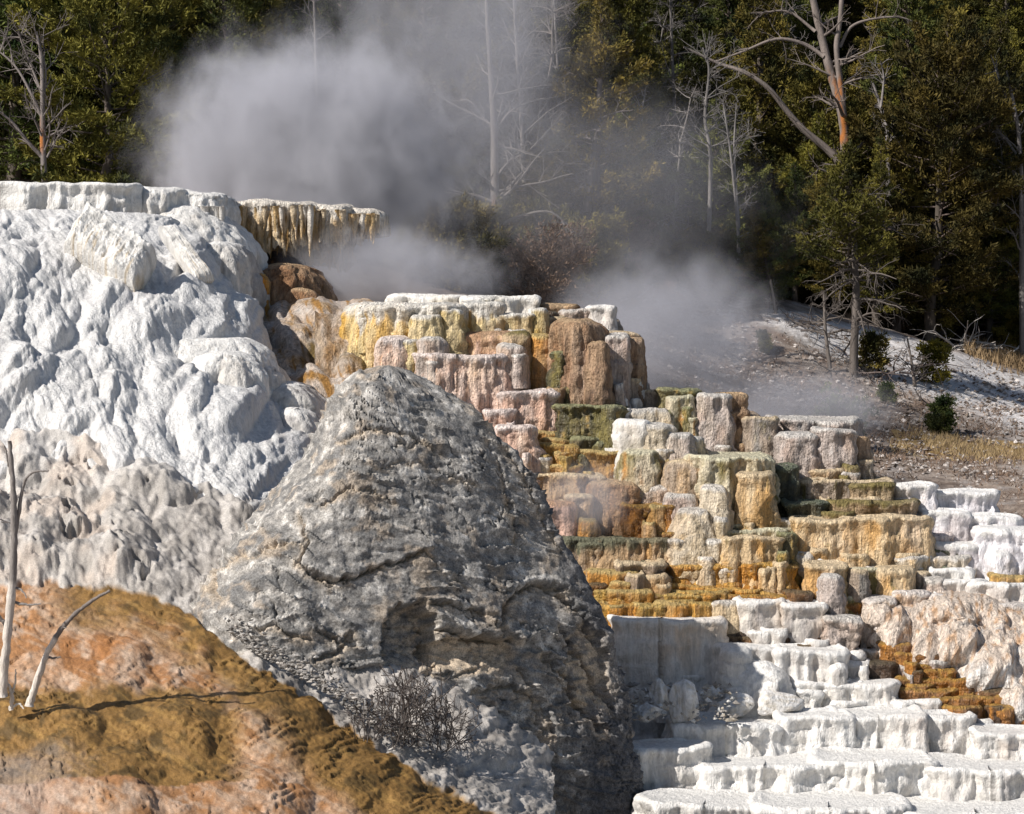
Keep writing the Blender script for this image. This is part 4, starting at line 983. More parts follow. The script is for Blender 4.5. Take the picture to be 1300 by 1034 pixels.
ROCKS = [(838, 885, 17, 34.1 - .6, 'upright white travertine block beside the grey rock, leftmost of the broken blocks', (.75, .7, 1.25)), (868, 894, 24, 33.4, 'tall white travertine block with a flat top, second of the broken blocks by the rock', (.8, .7, 1.15)),
         (985, 893, 26, 33.9, 'long white boulder on the lowest shelf below the rounded white domes', (1.3, .8, .6)), (935, 895, 20, 33.9, 'white boulder lying left of the long white one', (1.1, .8, .7)), (905, 880, 12, 34.3, 'small grey and cream stone among the rubble at the foot of the shaded white wall', (1.1, .8, .8)),
         (825, 905, 16, 33.2, 'low white stone touching the right foot of the grey rock', (1.2, .8, .7))]
for i, (px, py, r, D, lab, sq) in enumerate(ROCKS):
    o = link('travertine_block', boulder_mesh('travertine_block', r * D * PXM * 1.15, 50 + i, c(.78, .76, .74), c(.62, .57, .5), squash=sq, cut=.55), M_WHITE, label=lab, category='boulder', group='loose blocks by the cone rock')
    o.location = atv(px, py, D)
# rubble as stuff
def scatter_stones(name, pts, sizes, colr, seed, mat):
    g = np.random.default_rng(seed); n = len(pts)
    base = np.array([[1, 0, 0], [-1, 0, 0], [0, 1, 0], [0, -1, 0], [0, 0, 1], [0, 0, -1]], float)
    tri = np.array([[0, 2, 4], [2, 1, 4], [1, 3, 4], [3, 0, 4], [2, 0, 5], [1, 2, 5], [3, 1, 5], [0, 3, 5]])
    V = base[None] * g.uniform(.5, 1.3, (n, 6, 1)) + g.normal(size=(n, 6, 3)) * .18
    V[..., 2] *= .65
    a = g.uniform(0, 2 * pi, n); ca, sa = np.cos(a)[:, None], np.sin(a)[:, None]
    V = np.stack([V[..., 0] * ca - V[..., 1] * sa, V[..., 0] * sa + V[..., 1] * ca, V[..., 2]], -1)
    V = V * np.asarray(sizes)[:, None, None] + np.asarray(pts)[:, None]
    T = tri[None] + (np.arange(n) * 6)[:, None, None]
    ci = g.integers(0, len(colr), n)
    C = np.array(colr)[ci][:, None] * g.uniform(.7, 1.2, (n, 1, 1)) + 0 * V
    return link(name, mesh_np(name, V, tris=T.reshape(-1, 3), col=C, smooth=False), mat, kind='stuff')
g = np.random.default_rng(5)
n = 160
px = g.uniform(800, 935, n); py = g.uniform(868, 915, n)
scatter_stones('rubble', at(px, py, 34.1 - (py - 868) * .02 - .25), g.uniform(.02, .08, n), [c(.7, .68, .64), c(.5, .44, .36), c(.36, .33, .3)], 1, M_WHITE)
n = 650
t = g.uniform(0, 1, n)
px = 300 + t * 230 + g.normal(size=n) * 16; py = np.interp(px, [170, 210, 260, 330, 420, 480, 520, 700], [740, 755, 780, 828, 878, 925, 945, 1040]) - np.abs(g.normal(size=n)) * 14 + 4
scatter_stones('foot_scree', at(px, py, np.interp(px, [260, 330, 420, 500, 600], [30.0, 29.45, 28.85, 28.35, 28.0]) - .05), g.uniform(.012, .055, n), [c(.36, .34, .32), c(.5, .46, .42), c(.2, .19, .18)], 2, M_ROCK)

# back ground lookups
def back_point(px, D):
    """point of the hillside sheet in the column px at distance D"""
    j = np.interp(D, rowsD, np.arange(13)); i = np.interp(px, cols, np.arange(16))
    A = catmull(_A, np.atleast_1d(j)); 
    out = []
    A = catmull(A.transpose(1, 0, 2), np.atleast_1d(i)).transpose(1, 0, 2)
    p = at(px, A[0, 0, 1], D)
    p[2] += .25 * float(fbm(p[0] * .35, p[1] * .35, 0, 4))
    return p
def back_many(pxa, Da):
    Zg = np.empty((len(pxa), 3))
    jj = np.interp(Da, rowsD, np.arange(13)); ii = np.interp(pxa, cols, np.arange(16))
    j0 = np.clip(jj.astype(int), 0, 11); i0 = np.clip(ii.astype(int), 0, 14); fj = jj - j0; fi = ii - i0
    Tb = np.array(tab, float)
    py = (Tb[j0, i0] * (1 - fi) + Tb[j0, i0 + 1] * fi) * (1 - fj) + (Tb[j0 + 1, i0] * (1 - fi) + Tb[j0 + 1, i0 + 1] * fi) * fj
    p = at(pxa, py, Da); p[:, 2] += .25 * fbm(p[:, 0] * .35, p[:, 1] * .35, 0, 4)
    return p
n = 9000
px = g.uniform(740, 1340, n); D = g.uniform(46, 73, n)
scatter_stones('hillside_stones', back_many(px, D) + [0, 0, .02], g.uniform(.02, .09, n) * g.uniform(.5, 1.3, n), [c(.42, .38, .35), c(.55, .5, .47), c(.25, .2, .17), c(.18, .14, .11)], 3, M_GROUND)

# blades (grass, litter)
def blades(name, base, h, w, lean, seed, mat):
    g = np.random.default_rng(seed); n = len(base)
    a = g.uniform(0, 2 * pi, n); d = np.stack([np.cos(a), np.sin(a), 0 * a], -1)
    ln = np.stack([g.normal(size=n) * lean, g.normal(size=n) * lean, np.ones(n)], -1) * np.asarray(h)[:, None]
    V = np.stack([base - d * w, base + d * w, base + ln], 1)
    T = np.arange(n * 3).reshape(-1, 3)
    return link(name, mesh_np(name, V, tris=T, smooth=False), mat, kind='stuff')
n = 9000
px = g.uniform(1120, 1400, n); D = 57.3 + g.normal(size=n) * 1.0 + .6 * np.sin(px / 30)
m = g.uniform(size=n) < sstep(1120, 1200, px)
pp = back_many(px[m], D[m]); kk = fbm(pp[:, 0] * 1.1, pp[:, 1] * 1.1, 7, 3) > -.12
blades('golden_grass', pp[kk], g.uniform(.06, .22, kk.sum()), .011, .45, 4, M_GRASS)
n = 4500
px = g.uniform(1225, 1400, n); D = 76.5 + g.normal(size=n) * 1.6
blades('golden_grass', back_many(px, D), g.uniform(.2, .6, n), .02, .35, 5, M_GRASS)
n = 22000
px = g.uniform(760, 1400, n); D = g.uniform(46, 72, n)
p = back_many(px, D); keep = fbm(p[:, 0] * .8, p[:, 1] * .8, 3, 3) > -.02
keep &= ~((p[:, 1] > 66) & (px > 1080))
blades('dry_ground_cover', p[keep], g.uniform(.04, .2, keep.sum()), .016, .9, 6, M_DRY)

# ================================================================== trees
def conifer_meshes(seed, H, R, nb, nt, shape='cone', blen=.17, bw=.02, low=.12, up=0.2, mat=M_NEEDLE):
    g = np.random.default_rng(seed)
    tr = Tubes()
    zz = np.linspace(0, H * .98, 12); bend = np.cumsum(g.normal(size=(12, 2)) * .05, 0)
    tp = np.column_stack([bend, zz]); rad = np.linspace(.028 * H ** .9, .015, 12)
    tr.add(tp, rad, 8)
    br = Tubes(); C = []; Dr = []
    for k in range(nb):
        t = low + (1 - low) * (k + g.uniform()) / nb
        az = k * 2.399 + g.normal() * .4
        if shape == 'cone': prof = (1 - t) ** .8 * .95 + .06
        elif shape == 'round': prof = math.sqrt(max(0, 1 - (2 * (t - low) / (1 - low) - .85) ** 2 / 1.4)) * .9 + .08
        else: prof = (.5 + .7 * math.sin(min(1, t * 1.2) * pi)) * (1 - t ** 4) * .8
        L = R * prof * g.uniform(.6, 1.15)
        p0 = np.array([np.interp(t * H, zz, bend[:, 0]), np.interp(t * H, zz, bend[:, 1]), t * H])
        el = up + (t - .4) * .9 + g.normal() * .15
        d = np.array([cos(az) * cos(el), sin(az) * cos(el), sin(el)])
        s = np.linspace(0, 1, 5)[:, None]
        pts = p0 + d * s * L + np.array([0, 0, .18 * L]) * s ** 2
        br.add(pts, np.linspace(.035, .008, 5) * (H / 9), 4, cap=False)
        m = max(4, int(nt / nb * (L / R) * 1.6))
        sv = g.uniform(.2, 1.05, m) ** .75
        side = np.array([-sin(az), cos(az), 0])
        off = (g.normal(size=m) * .22 * L * (1.15 - sv) + g.normal(size=m) * .1)[:, None] * side + np.column_stack([g.normal(size=(m, 2)) * .07, g.normal(size=m) * .06 + .02])
        ctr = p0 + d * (sv * L)[:, None] + np.array([0, 0, .18 * L]) * (sv ** 2)[:, None] + off
        C.append(ctr); Dr.append(np.repeat((d * .7 + np.array([0, 0, .6]))[None], m, 0) + off * .8)
        # side twigs
        for q in range(2):
            sk = g.uniform(.3, .8); pa = p0 + d * sk * L
            br.add([pa, pa + side * g.choice([-1, 1]) * L * .22 + d * L * .15 + np.array([0, 0, .1])], [.014, .005], 3, cap=False)
    C = np.concatenate(C); Dr = np.concatenate(Dr); n = len(C); K = 9
    Dk = Dr[:, None] * .9 + g.normal(size=(n, K, 3)) * .75
    Dk /= np.linalg.norm(Dk, axis=-1, keepdims=True)
    sd_ = np.cross(Dk, g.normal(size=(n, K, 3))); sd_ /= np.linalg.norm(sd_, axis=-1, keepdims=True) + 1e-9
    ln = g.uniform(.6, 1.2, (n, K, 1)) * blen
    st = C[:, None] + g.normal(size=(n, K, 3)) * .03
    V = np.stack([st - sd_ * bw * .5, st + Dk * ln * .55 - sd_ * bw, st + Dk * ln, st + Dk * ln * .55 + sd_ * bw], 2)
    Q = np.arange(n * K * 4).reshape(-1, 4)
    f = mesh_np('crown', V, quads=Q, smooth=False); f.materials.append(mat)
    t = tr.mesh('trunk'); t.materials.append(M_BARK)
    b = br.mesh('branches'); b.materials.append(M_TWIG)
    return t, b, f
PROTO = []
for (seed, H, R, nb, nt, sh, mt, kind) in [(1, 10, 2.3, 110, 5600, 'cone', M_NEEDLE2, 'dark green conical'), (2, 9, 2.6, 84, 5200, 'broad', M_NEEDLE, 'broad olive-green'), (3, 7, 2.4, 90, 5600, 'round', M_NEEDLE, 'rounded bushy olive'),
                                     (4, 11, 2.1, 110, 5000, 'cone', M_NEEDLE, 'tall olive-brown'), (5, 8, 2.5, 80, 5000, 'broad', M_NEEDLE2, 'spreading dark green')]:
    PROTO.append((conifer_meshes(seed, H, R, nb, nt, sh, mat=mt), H, kind))
def place_tree(k, p, s, rz, label, group, name='conifer'):
    (t, b, f), H, kind = PROTO[k]
    e = thing(name, (float(p[0]), float(p[1]), float(p[2]) - .1), label, 'tree', group)
    e.rotation_euler = (0, 0, rz); e.scale = (s, s, s)
    for nm, me in (('trunk', t), ('branches', b), ('crown', f)):
        o = bpy.data.objects.new(nm, me); COL.objects.link(o); o.parent = e
    return e
def unproj(p):
    if abs(p[1]) < 1: return 380.0, 300.0
    u = p[0] / p[1]; sz = (p[2] - CAMZ) / p[1]; vv = (sz * CP + SP) / (CP - sz * SP)
    return CX + F * u * (CP + vv * SP), 517 - F * vv
gt = np.random.default_rng(99)
pts = []
tries = 0
while tries < 9000 and len(pts) < 230:
    tries += 1
    D = 62 + 62 * gt.uniform() ** .9; px = gt.uniform(-130, 1430)
    lim = np.interp(px, [-200, 200, 560, 700, 900, 980, 1100, 1240, 1400], [60, 60, 66, 76, 79, 80, 80, 79, 79])
    if D < lim: continue
    x = (px - CX) / F * D
    if any((x - a) ** 2 + (D - b) ** 2 < (2.1 + .012 * D) ** 2 for a, b, _ in pts): continue
    pts.append((x, D, px))
REG = [(-200, 200, 'behind the white ledge at the left'), (200, 620, 'behind the big steam plume'), (620, 800, 'behind the middle bare trunk'), (800, 980, 'behind the right-hand steam'), (980, 1180, 'around the forked dead tree'), (1180, 1600, 'at the right edge')]
for (x, D, px) in pts:
    p = back_many(np.array([px]), np.array([D]))[0]
    kw = [.3, .15, .15, .15, .25] if px < 560 else [.12, .28, .25, .25, .1]
    k = int(gt.choice(5, p=kw)); s = gt.uniform(.75, 1.25)
    reg = [r for a, b, r in REG if a <= px < b][0]
    far = 'high up ' if D > 98 else ('mid-slope ' if D > 82 else '')
    sz_ = 'small ' if s < .9 else ('big ' if s > 1.1 else '')
    place_tree(k, p, s, gt.uniform(0, 6.28), f'{sz_}{PROTO[k][2]} conifer {far}{reg}', f'{PROTO[k][2]} conifers {far}{reg}')
# singled-out living trees: (px, D, proto, scale, label)
for (px, D, k, s, lab) in [
    (1190, 75.8, 2, 1.35, 'large rounded olive conifer with a dark trunk right of the forked dead tree'),
    (1205, 80, 1, 1.3, 'broad olive conifer directly behind the largest rounded one at the right'),
    (1112, 75.3, 3, .58, 'narrow olive-brown conifer growing right at the foot of the forked dead tree'),
    (1062, 76.2, 2, .62, 'rounded olive conifer hiding the foot of the forked dead tree'),
    (1138, 76.4, 3, .7, 'tall olive-brown conifer between the forked dead tree and the largest rounded conifer'),
    (1030, 78, 1, .75, 'broad olive conifer below the leaning limb of the forked dead tree'),
    (752, 68, 1, 1.0, 'broad olive pine with a visible grey trunk right of the bare middle trunk'),
    (905, 76, 4, .8, 'spreading green pine at the back of the right-hand steam'),
    (680, 66, 2, .5, 'low bushy juniper at the foot of the bare middle trunk'),
    (790, 72, 4, .75, 'low spreading pine between the grey-trunked pine and the steam'),
    (560, 64, 2, .45, 'small brownish juniper at the edge of the big steam plume'),
    (1010, 77, 4, .6, 'short dark pine on the crest of the pale bank'),
    (975, 71, 4, .5, 'small leaning pine on the left end of the pale bank'),
    (1255, 79.5, 0, .7, 'short dark conifer at the right end of the pale bank'),
    (140, 58, 2, 1.1, 'rounded green conifer rising just behind the white ledge'),
    (85, 62, 4, 1.2, 'green conifer behind the bare fan-shaped tree at far left'),
    (20, 60, 0, 1.1, 'dark conifer at the left border behind the white ledge')]:
    place_tree(k, back_many(np.array([float(px)]), np.array([float(D)]))[0], s, gt.uniform(0, 6.28), lab, None)
# ---- small plants
def small_plant(px, D, s, label, mat, cat='shrub', seed=0, H=1.0, R=.6):
    t, b, f = conifer_meshes(seed + 200, H, R, 26, 360, 'round', blen=.13, bw=.022, low=.05, up=.5, mat=mat)
    p = back_many(np.array([float(px)]), np.array([float(D)]))[0]
    e = thing('young_pine' if 'pine' in label else 'shrub', (float(p[0]), float(p[1]), float(p[2]) - .03), label, cat)
    e.scale = (s, s, s)
    for nm, me in (('stem', t), ('twigs', b), ('foliage', f)):
        o = bpy.data.objects.new(nm, me); COL.objects.link(o); o.parent = e
small_plant(1182, 67.5, 1.0, 'young yellow-green pine standing on the pale bank', M_NEEDLE3, 'sapling', 1)
small_plant(1105, 66.5, .95, 'green shrub at the right foot of the grey pine', M_NEEDLE, 'shrub', 2)
small_plant(1200, 60, .8, 'small dark green shrub above the golden grass', M_NEEDLE2, 'shrub', 3, 1.1, .4)
small_plant(1188, 59.5, .55, 'low dark shrub touching the small one above the golden grass', M_NEEDLE2, 'shrub', 4, .7, .6)
small_plant(970, 66, .55, 'tiny green shrub in the thin steam left of the dead sticks', M_NEEDLE, 'shrub', 5, 1.1, .3)
small_plant(1125, 63.5, .55, 'low dark shrub on the brown slope below the grey pine', M_NEEDLE2, 'shrub', 6, .8, .5)
small_plant(1065, 55, .8, 'low grey-green shrub in the wisp of steam behind the far pink step', M_NEEDLE2, 'shrub', 7, .7, 1.3)

# ---- dead trees
def limb(T, g, p, d, L, r, depth, col, droop=0.0, kids=5, twist=.35):
    n = max(4, int(5 + L)); pts = [p]; dd = d / np.linalg.norm(d)
    for i in range(n):
        dd = dd + g.normal(size=3) * twist / n * 1.6 + np.array([0, 0, -droop / n]); dd /= np.linalg.norm(dd)
        pts.append(pts[-1] + dd * L / n)
    pts = np.array(pts); rad = np.linspace(r, max(.006, r * .25), len(pts))
    T.add(pts, rad, 6 if r > .04 else 4, cap=True, col=col * g.uniform(.8, 1.15))
    if depth > 0:
        for k in range(kids):
            i = int(g.uniform(.25, .97) * (len(pts) - 1)); ax = pts[min(i + 1, len(pts) - 1)] - pts[i - 1]; ax /= np.linalg.norm(ax) + 1e-9
            pr = np.cross(ax, g.normal(size=3)); pr /= np.linalg.norm(pr) + 1e-9
            limb(T, g, pts[i], ax * .7 + pr * .8 + np.array([0, 0, .1]), L * g.uniform(.3, .55), rad[i] * .55, depth - 1, col, droop, max(2, kids - 1), twist)
def dead_tree(name, label, D, trunks, seed, nb=14, bl=1.6, colr=(.34, .30, .28), scar=None, limbs=(), droop=.0, up=.4, cat='dead tree', bmin=.2, depth=2, group=None):
    """trunks: list of (photo points, base radius px, tip radius px)"""
    g = np.random.default_rng(seed); colr = c(*colr) * .78
    b0 = at(trunks[0][0][0][0], trunks[0][0][0][1], D)
    e = thing(name, (float(b0[0]), float(b0[1]), float(b0[2])), label, cat, group)
    org = np.array(e.location)
    def conv(pl, wob=.06):
        A = np.array(pl, float); dz = g.normal(size=len(A)) * wob
        A = np.column_stack([A, D + np.cumsum(dz) - dz[0]])
        n = len(A); t = np.linspace(0, n - 1, (n - 1) * 5 + 1); A = catmull(A, t)
        return at(A[:, 0], A[:, 1], A[:, 2]) - org, A
    first = True
    for (pl, r0, r1) in trunks:
        pts, A = conv(pl)
        rad = np.linspace(r0, r1, len(pts)) * D * PXM
        T = Tubes(); cc = colr + 0 * pts
        if scar is not None:
            scarred = True
        if len(pts) > 6:
            tt_ = np.linspace(0, len(pts) - 1, len(pts) * 4); pf = catmull(pts, tt_); rf = np.interp(tt_, np.arange(len(pts)), rad)
            rf = rf * (1 + .13 * noise(pf[:, 2] * 2.3, pf[:, 0], seed)); cf = np.repeat(colr[None], len(pf), 0)
            T.add(pf, rf, 14)
            me = None
            V_ = T.V[0]; fac = .8 + .5 * sstep(-.3, .3, fbm(V_[:, 0] * 9, V_[:, 1] * 9, V_[:, 2] * .8, 3)); CC = colr * fac[:, None]
            if scar is not None:
                yy = np.repeat(np.interp(tt_, np.arange(len(pts)), A[:, 1]), 14)
                cen = np.repeat(pf[:, 0], 14); sx = (V_[:, 0] - cen) / np.repeat(rf, 14)
                mk = sstep(scar[0] - 10, scar[0] + 25, yy + 14 * noise(V_[:, 2] * 3, V_[:, 0] * 12, 2)) * (1 - sstep(scar[1] - 15, scar[1] + 8, yy)) * sstep(-.35, .05, fbm(V_[:, 0] * 7, V_[:, 2] * 1.5, 3, 2) + .12 - .6 * np.abs(sx + .15))
                CC = mix(CC, c(.42, .16, .045), mk)
            T.C = [CC]
        else:
            T.add(pts, rad, 10, col=cc)
        link('trunk', T.mesh('trunk'), M_DEAD, e)
        for k in range(nb if first else nb // 2):
            i = int(g.uniform(bmin, .98) * (len(pts) - 1)); az = g.uniform(0, 2 * pi)
            f = 1 - .5 * i / len(pts)
            T = Tubes()
            limb(T, g, pts[i], np.array([cos(az), sin(az) * .6, up + g.normal() * .2]), bl * f * g.uniform(.5, 1.2), rad[i] * .45, depth, colr, droop, 4)
            link('branch', T.mesh('branch'), M_DEAD, e)
        first = False
    for (pl, r0, r1) in limbs:
        pts, A = conv(pl, .12)
        T = Tubes(); T.add(pts, np.linspace(r0, r1, len(pts)) * D * PXM, 7, col=colr * 1.1)
        for k in range(7):
            i = int(g.uniform(.2, .98) * (len(pts) - 1))
            ax = pts[min(i + 1, len(pts) - 1)] - pts[i - 1]; ax /= np.linalg.norm(ax)
            limb(T, g, pts[i], ax * .6 + g.normal(size=3) * .5, g.uniform(.4, 1.1), .02, 1, colr, droop, 3)
        link('branch', T.mesh('branch'), M_DEAD, e)
    return e
dead_tree('dead_tree', 'tall forked dead tree with an orange scar on its trunk and a long leaning limb', 77,
          [([(1080, 440), (1076, 330), (1074, 215), (1070, 150), (1055, 95), (1046, 60), (1030, -10), (1020, -60)], 7.5, 4), ([(1071, 150), (1066, 100), (1062, 60), (1067, 20), (1072, -60)], 4.5, 2.6)], 1, nb=14, bl=2.0, colr=(.27, .225, .20), scar=(95, 190),
          limbs=[([(1074, 215), (1050, 190), (1020, 165), (998, 140), (975, 112), (945, 92), (910, 80), (868, 60)], 5.5, 1.5), ([(1046, 72), (1020, 56), (985, 50), (945, 65), (905, 80)], 3, 1), ([(1066, 60), (1080, 35), (1105, 25), (1140, 22), (1165, 30)], 2.4, .8), ([(1035, 40), (1000, 15), (960, 18)], 2.2, .8)], depth=2)
pine_ = dead_tree('grey_pine', 'grey pine with drooping dead lower branches and thin olive crown, below the pale bank', 66,
          [([(1084, 512), (1084, 450), (1087, 380), (1085, 320), (1082, 262), (1080, 225)], 6.5, 2)], 2, nb=34, bl=2.2, colr=(.17, .145, .13), droop=.5, up=.1, bmin=.3, cat='tree')
_t, _b, _f = conifer_meshes(777, 7.6, 2.3, 70, 2300, 'broad', low=.52, up=.05, mat=M_NEEDLE)
for nm, me in (('branches', _b), ('crown', _f)):
    o = bpy.data.objects.new(nm, me); COL.objects.link(o); o.parent = pine_
_t, _b, _f = conifer_meshes(778, 5.4, 1.9, 46, 1500, 'broad', low=.4, up=-.1, mat=M_NEEDLE)
pp_ = back_many(np.array([985.]), np.array([70.5]))[0]
e_ = thing('leaning_pine', pp_.tolist(), 'small leaning pine with a flat green crown beside the thin pale trunk', 'tree'); e_.rotation_euler = (0, radians(-14), 0); e_.scale = (.62,) * 3
for nm, me in (('trunk', _t), ('branches', _b), ('crown', _f)):
    o = bpy.data.objects.new(nm, me); COL.objects.link(o); o.parent = e_
dead_tree('dead_tree', 'thin dead tree leaning left beside the grey pine', 66, [([(1060, 518), (1054, 470), (1048, 420), (1046, 370)], 3.6, 1.4)], 3, nb=16, bl=1.3, colr=(.22, .19, .17), droop=.2, up=.2)
dead_tree('dead_tree', 'thin pale dead trunk under the small leaning pine', 70, [([(993, 442), (988, 415), (983, 385), (978, 355)], 2.6, 1.2)], 4, nb=8, bl=.8, colr=(.36, .31, .27))
dead_tree('dead_tree', 'small dead tree standing on the pale bank left of the young pine', 66.5, [([(1163, 502), (1158, 465), (1152, 430)], 2.6, 1)], 5, nb=10, bl=.9, colr=(.2, .17, .15))
dead_tree('dead_tree', 'tall bare trunk in the middle with broken bark and long thin arms', 61, [([(630, 372), (629, 300), (628, 230), (627, 160), (624, 110), (620, 50), (616, -30)], 7, 2)], 6, nb=16, bl=2.2, colr=(.21, .185, .17), scar=(255, 300),
          limbs=[([(627, 165), (610, 145), (598, 130), (582, 126)], 2, .8), ([(630, 165), (645, 145), (660, 135), (690, 125)], 2, .8), ([(632, 288), (660, 275), (700, 270), (730, 300)], 2.6, 1), ([(630, 186), (655, 190), (685, 200)], 1.6, .6)])
dead_tree('dead_tree', 'dead fan-shaped tree with an orange patch rising behind the white ledge at the left', 56, [([(57, 240), (55, 195), (54, 150), (54, 110), (52, 70), (46, 40)], 4.5, 1.6)], 7, nb=12, bl=1.8, colr=(.27, .235, .22), scar=(155, 195), up=.9,
          limbs=[([(54, 200), (35, 180), (15, 155), (-10, 135)], 3, 1.2), ([(54, 150), (40, 120), (20, 85), (-5, 62)], 2.4, .9), ([(54, 120), (38, 80), (22, 40)], 2, .7), ([(55, 130), (58, 90), (50, 55)], 2, .7), ([(60, 200), (70, 180), (78, 168)], 1.6, .6)])
dead_tree('dead_tree', 'pale dead tree with upright branches against the right border', 76, [([(1299, 478), (1298, 400), (1297, 300), (1296, 210), (1290, 150), (1278, 90)], 4.5, 1.6)], 8, nb=14, bl=2.0, colr=(.22, .2, .19), up=.9, limbs=[([(1294, 160), (1275, 120), (1258, 70)], 1.8, .7), ([(1296, 205), (1275, 175), (1260, 165)], 2, .7)])
dead_tree('dead_tree', 'thin grey dead tree with twin stems in the haze left of the forked one', 72, [([(938, 330), (936, 280), (928, 200), (918, 130)], 2.4, 1), ([(938, 290), (932, 200), (935, 130)], 2, .8)], 9, nb=16, bl=1.3, colr=(.27, .25, .24), up=.8)
dead_tree('dead_tree', 'grey dead tree with many crooked arms left of the twin-stemmed one', 73, [([(900, 300), (902, 200), (895, 150), (900, 90), (892, 60)], 3, 1)], 10, nb=30, bl=1.9, colr=(.25, .23, .22), up=.5)
dead_tree('dead_tree', 'short pale dead snag right of the forked dead tree', 76, [([(1128, 250), (1126, 170), (1118, 135), (1108, 105)], 3.2, 1.2)], 11, nb=10, bl=1.0, colr=(.3, .27, .26), up=.8, limbs=[([(1118, 140), (1122, 100), (1118, 78)], 1.8, .7)])
dead_tree('dead_tree', 'leafless grey tree with upswept branches right of the steam plume', 66, [([(668, 330), (664, 200), (656, 60), (650, -40)], 3.4, 1.6)], 12, nb=36, bl=2.2, colr=(.23, .205, .19), up=.9, bmin=.3)
dead_tree('dead_tree', 'slim bare tree just left of the grey-trunked pine', 70, [([(715, 330), (712, 200), (708, 90), (702, -20)], 3, 1.2)], 13, nb=30, bl=1.9, colr=(.22, .2, .19), up=.7, bmin=.3)
dead_tree('dead_tree', 'grey snag half veiled by the top of the big steam plume', 62, [([(405, 220), (402, 100), (398, -20)], 3, 1.4)], 14, nb=14, bl=1.5, colr=(.22, .2, .19), up=.7)
dead_tree('dead_tree', 'slim bare snag beside the broad pine near the top centre', 80, [([(862, 260), (856, 130), (850, -20)], 3, 1.3)], 15, nb=30, bl=2, colr=(.2, .18, .17), up=.6)
dead_tree('dead_tree', 'dark straight trunk under the largest rounded conifer', 76.8, [([(1195, 425), (1190, 370), (1186, 300), (1183, 230)], 6.5, 4.5)], 16, nb=6, bl=1.0, colr=(.07, .06, .055), up=.1)
dead_tree('dead_tree', 'grey straight trunk showing through the pine right of the middle', 67.5, [([(745, 270), (750, 225), (757, 165), (762, 100)], 6, 3)], 17, nb=14, bl=1.8, colr=(.22, .19, .18), up=.1)
# bare trees repeated through the wood
def bare_proto(seed, H, colr):
    g = np.random.default_rng(seed); T = Tubes(); z = np.linspace(0, H, 14)
    b = np.cumsum(g.normal(size=(14, 2)) * .07, 0); p = np.column_stack([b, z]); T.add(p, np.linspace(.09, .02, 14), 7, col=c(*colr))
    t = T.mesh('trunk'); t.materials.append(M_DEAD); T = Tubes()
    for k in range(34):
        i = int(g.uniform(.2, .98) * 13); az = g.uniform(0, 6.28)
        limb(T, g, p[i], np.array([cos(az), sin(az), g.uniform(0, .9)]), 2.0 * (1 - .5 * i / 14) * g.uniform(.5, 1.1), .028, 2, c(*colr), .1, 4, .5)
    m_ = T.mesh('branches'); m_.materials.append(M_DEAD)
    return t, m_
BP = [bare_proto(61, 8, (.24, .215, .20)), bare_proto(62, 6.5, (.3, .275, .26)), bare_proto(63, 9, (.18, .155, .14))]
sp = []
tries = 0
while len(sp) < 46 and tries < 3000:
    tries += 1
    px = gt.uniform(560, 1010) if gt.uniform() < .62 else gt.uniform(-60, 1400); D = gt.uniform(62, 100)
    lim = np.interp(px, [-200, 200, 560, 700, 900, 980, 1100, 1240, 1400], [60, 60, 62, 66, 76, 80, 81, 80, 80])
    if D < lim or any(abs(a - px) < 9 for a, b in sp): continue
    sp.append((px, D)); k = int(gt.integers(3)); p = back_many(np.array([px]), np.array([D]))[0]; sc_ = gt.uniform(.7, 1.2)
    reg = [r for a, b, r in REG if a <= px < b][0]
    kind = ['slim grey bare tree', 'small pale bare tree', 'tall dark bare tree'][k]
    e = thing('bare_tree', (float(p[0]), float(p[1]), float(p[2]) - .1), kind + ' in the wood ' + reg, 'bare tree', kind + 's ' + reg)
    e.rotation_euler = (gt.normal() * .07, gt.normal() * .07, gt.uniform(0, 6.28)); e.scale = (sc_,) * 3
    for nm, me in zip(('trunk', 'branches'), BP[k]):
        o = bpy.data.objects.new(nm, me); COL.objects.link(o); o.parent = e
# low junipers under the wood
tB = conifer_meshes(301, 1.6, 1.3, 46, 2200, 'round', blen=.13, bw=.018, low=.03, up=.35, mat=M_NEEDLE)
tC = conifer_meshes(302, 1.2, 1.4, 36, 900, 'round', blen=.12, bw=.012, low=.03, up=.3, mat=M_DRY)
for k in range(90):
    px = gt.uniform(480, 1400); D = gt.uniform(58, 82)
    lo_, hi_ = np.interp(px, [480, 600, 700, 800, 960, 1000, 1100, 1240, 1400], [58, 57, 59, 63, 72, 76.5, 77, 77.5, 78]), np.interp(px, [480, 700, 900, 1000, 1400], [72, 74, 80, 84, 84])
    D = lo_ + (hi_ - lo_) * gt.uniform()
    p = back_many(np.array([px]), np.array([D]))[0]; dryb = gt.uniform() < .35
    reg = [r for a, b, r in REG if a <= px < b][0]
    kind = 'low brown leafless bush' if dryb else 'low green juniper bush'
    e = thing('juniper_bush' if not dryb else 'dry_bush', (float(p[0]), float(p[1]), float(p[2]) - .05), kind + ' ' + reg, 'bush', kind + 'es ' + reg)
    s_ = gt.uniform(.5, 1.2); e.scale = (s_, s_, s_); e.rotation_euler = (0, 0, gt.uniform(0, 6.28))
    for nm, me in zip(('stem', 'twigs', 'foliage'), tC if dryb else tB):
        o = bpy.data.objects.new(nm, me); COL.objects.link(o); o.parent = e
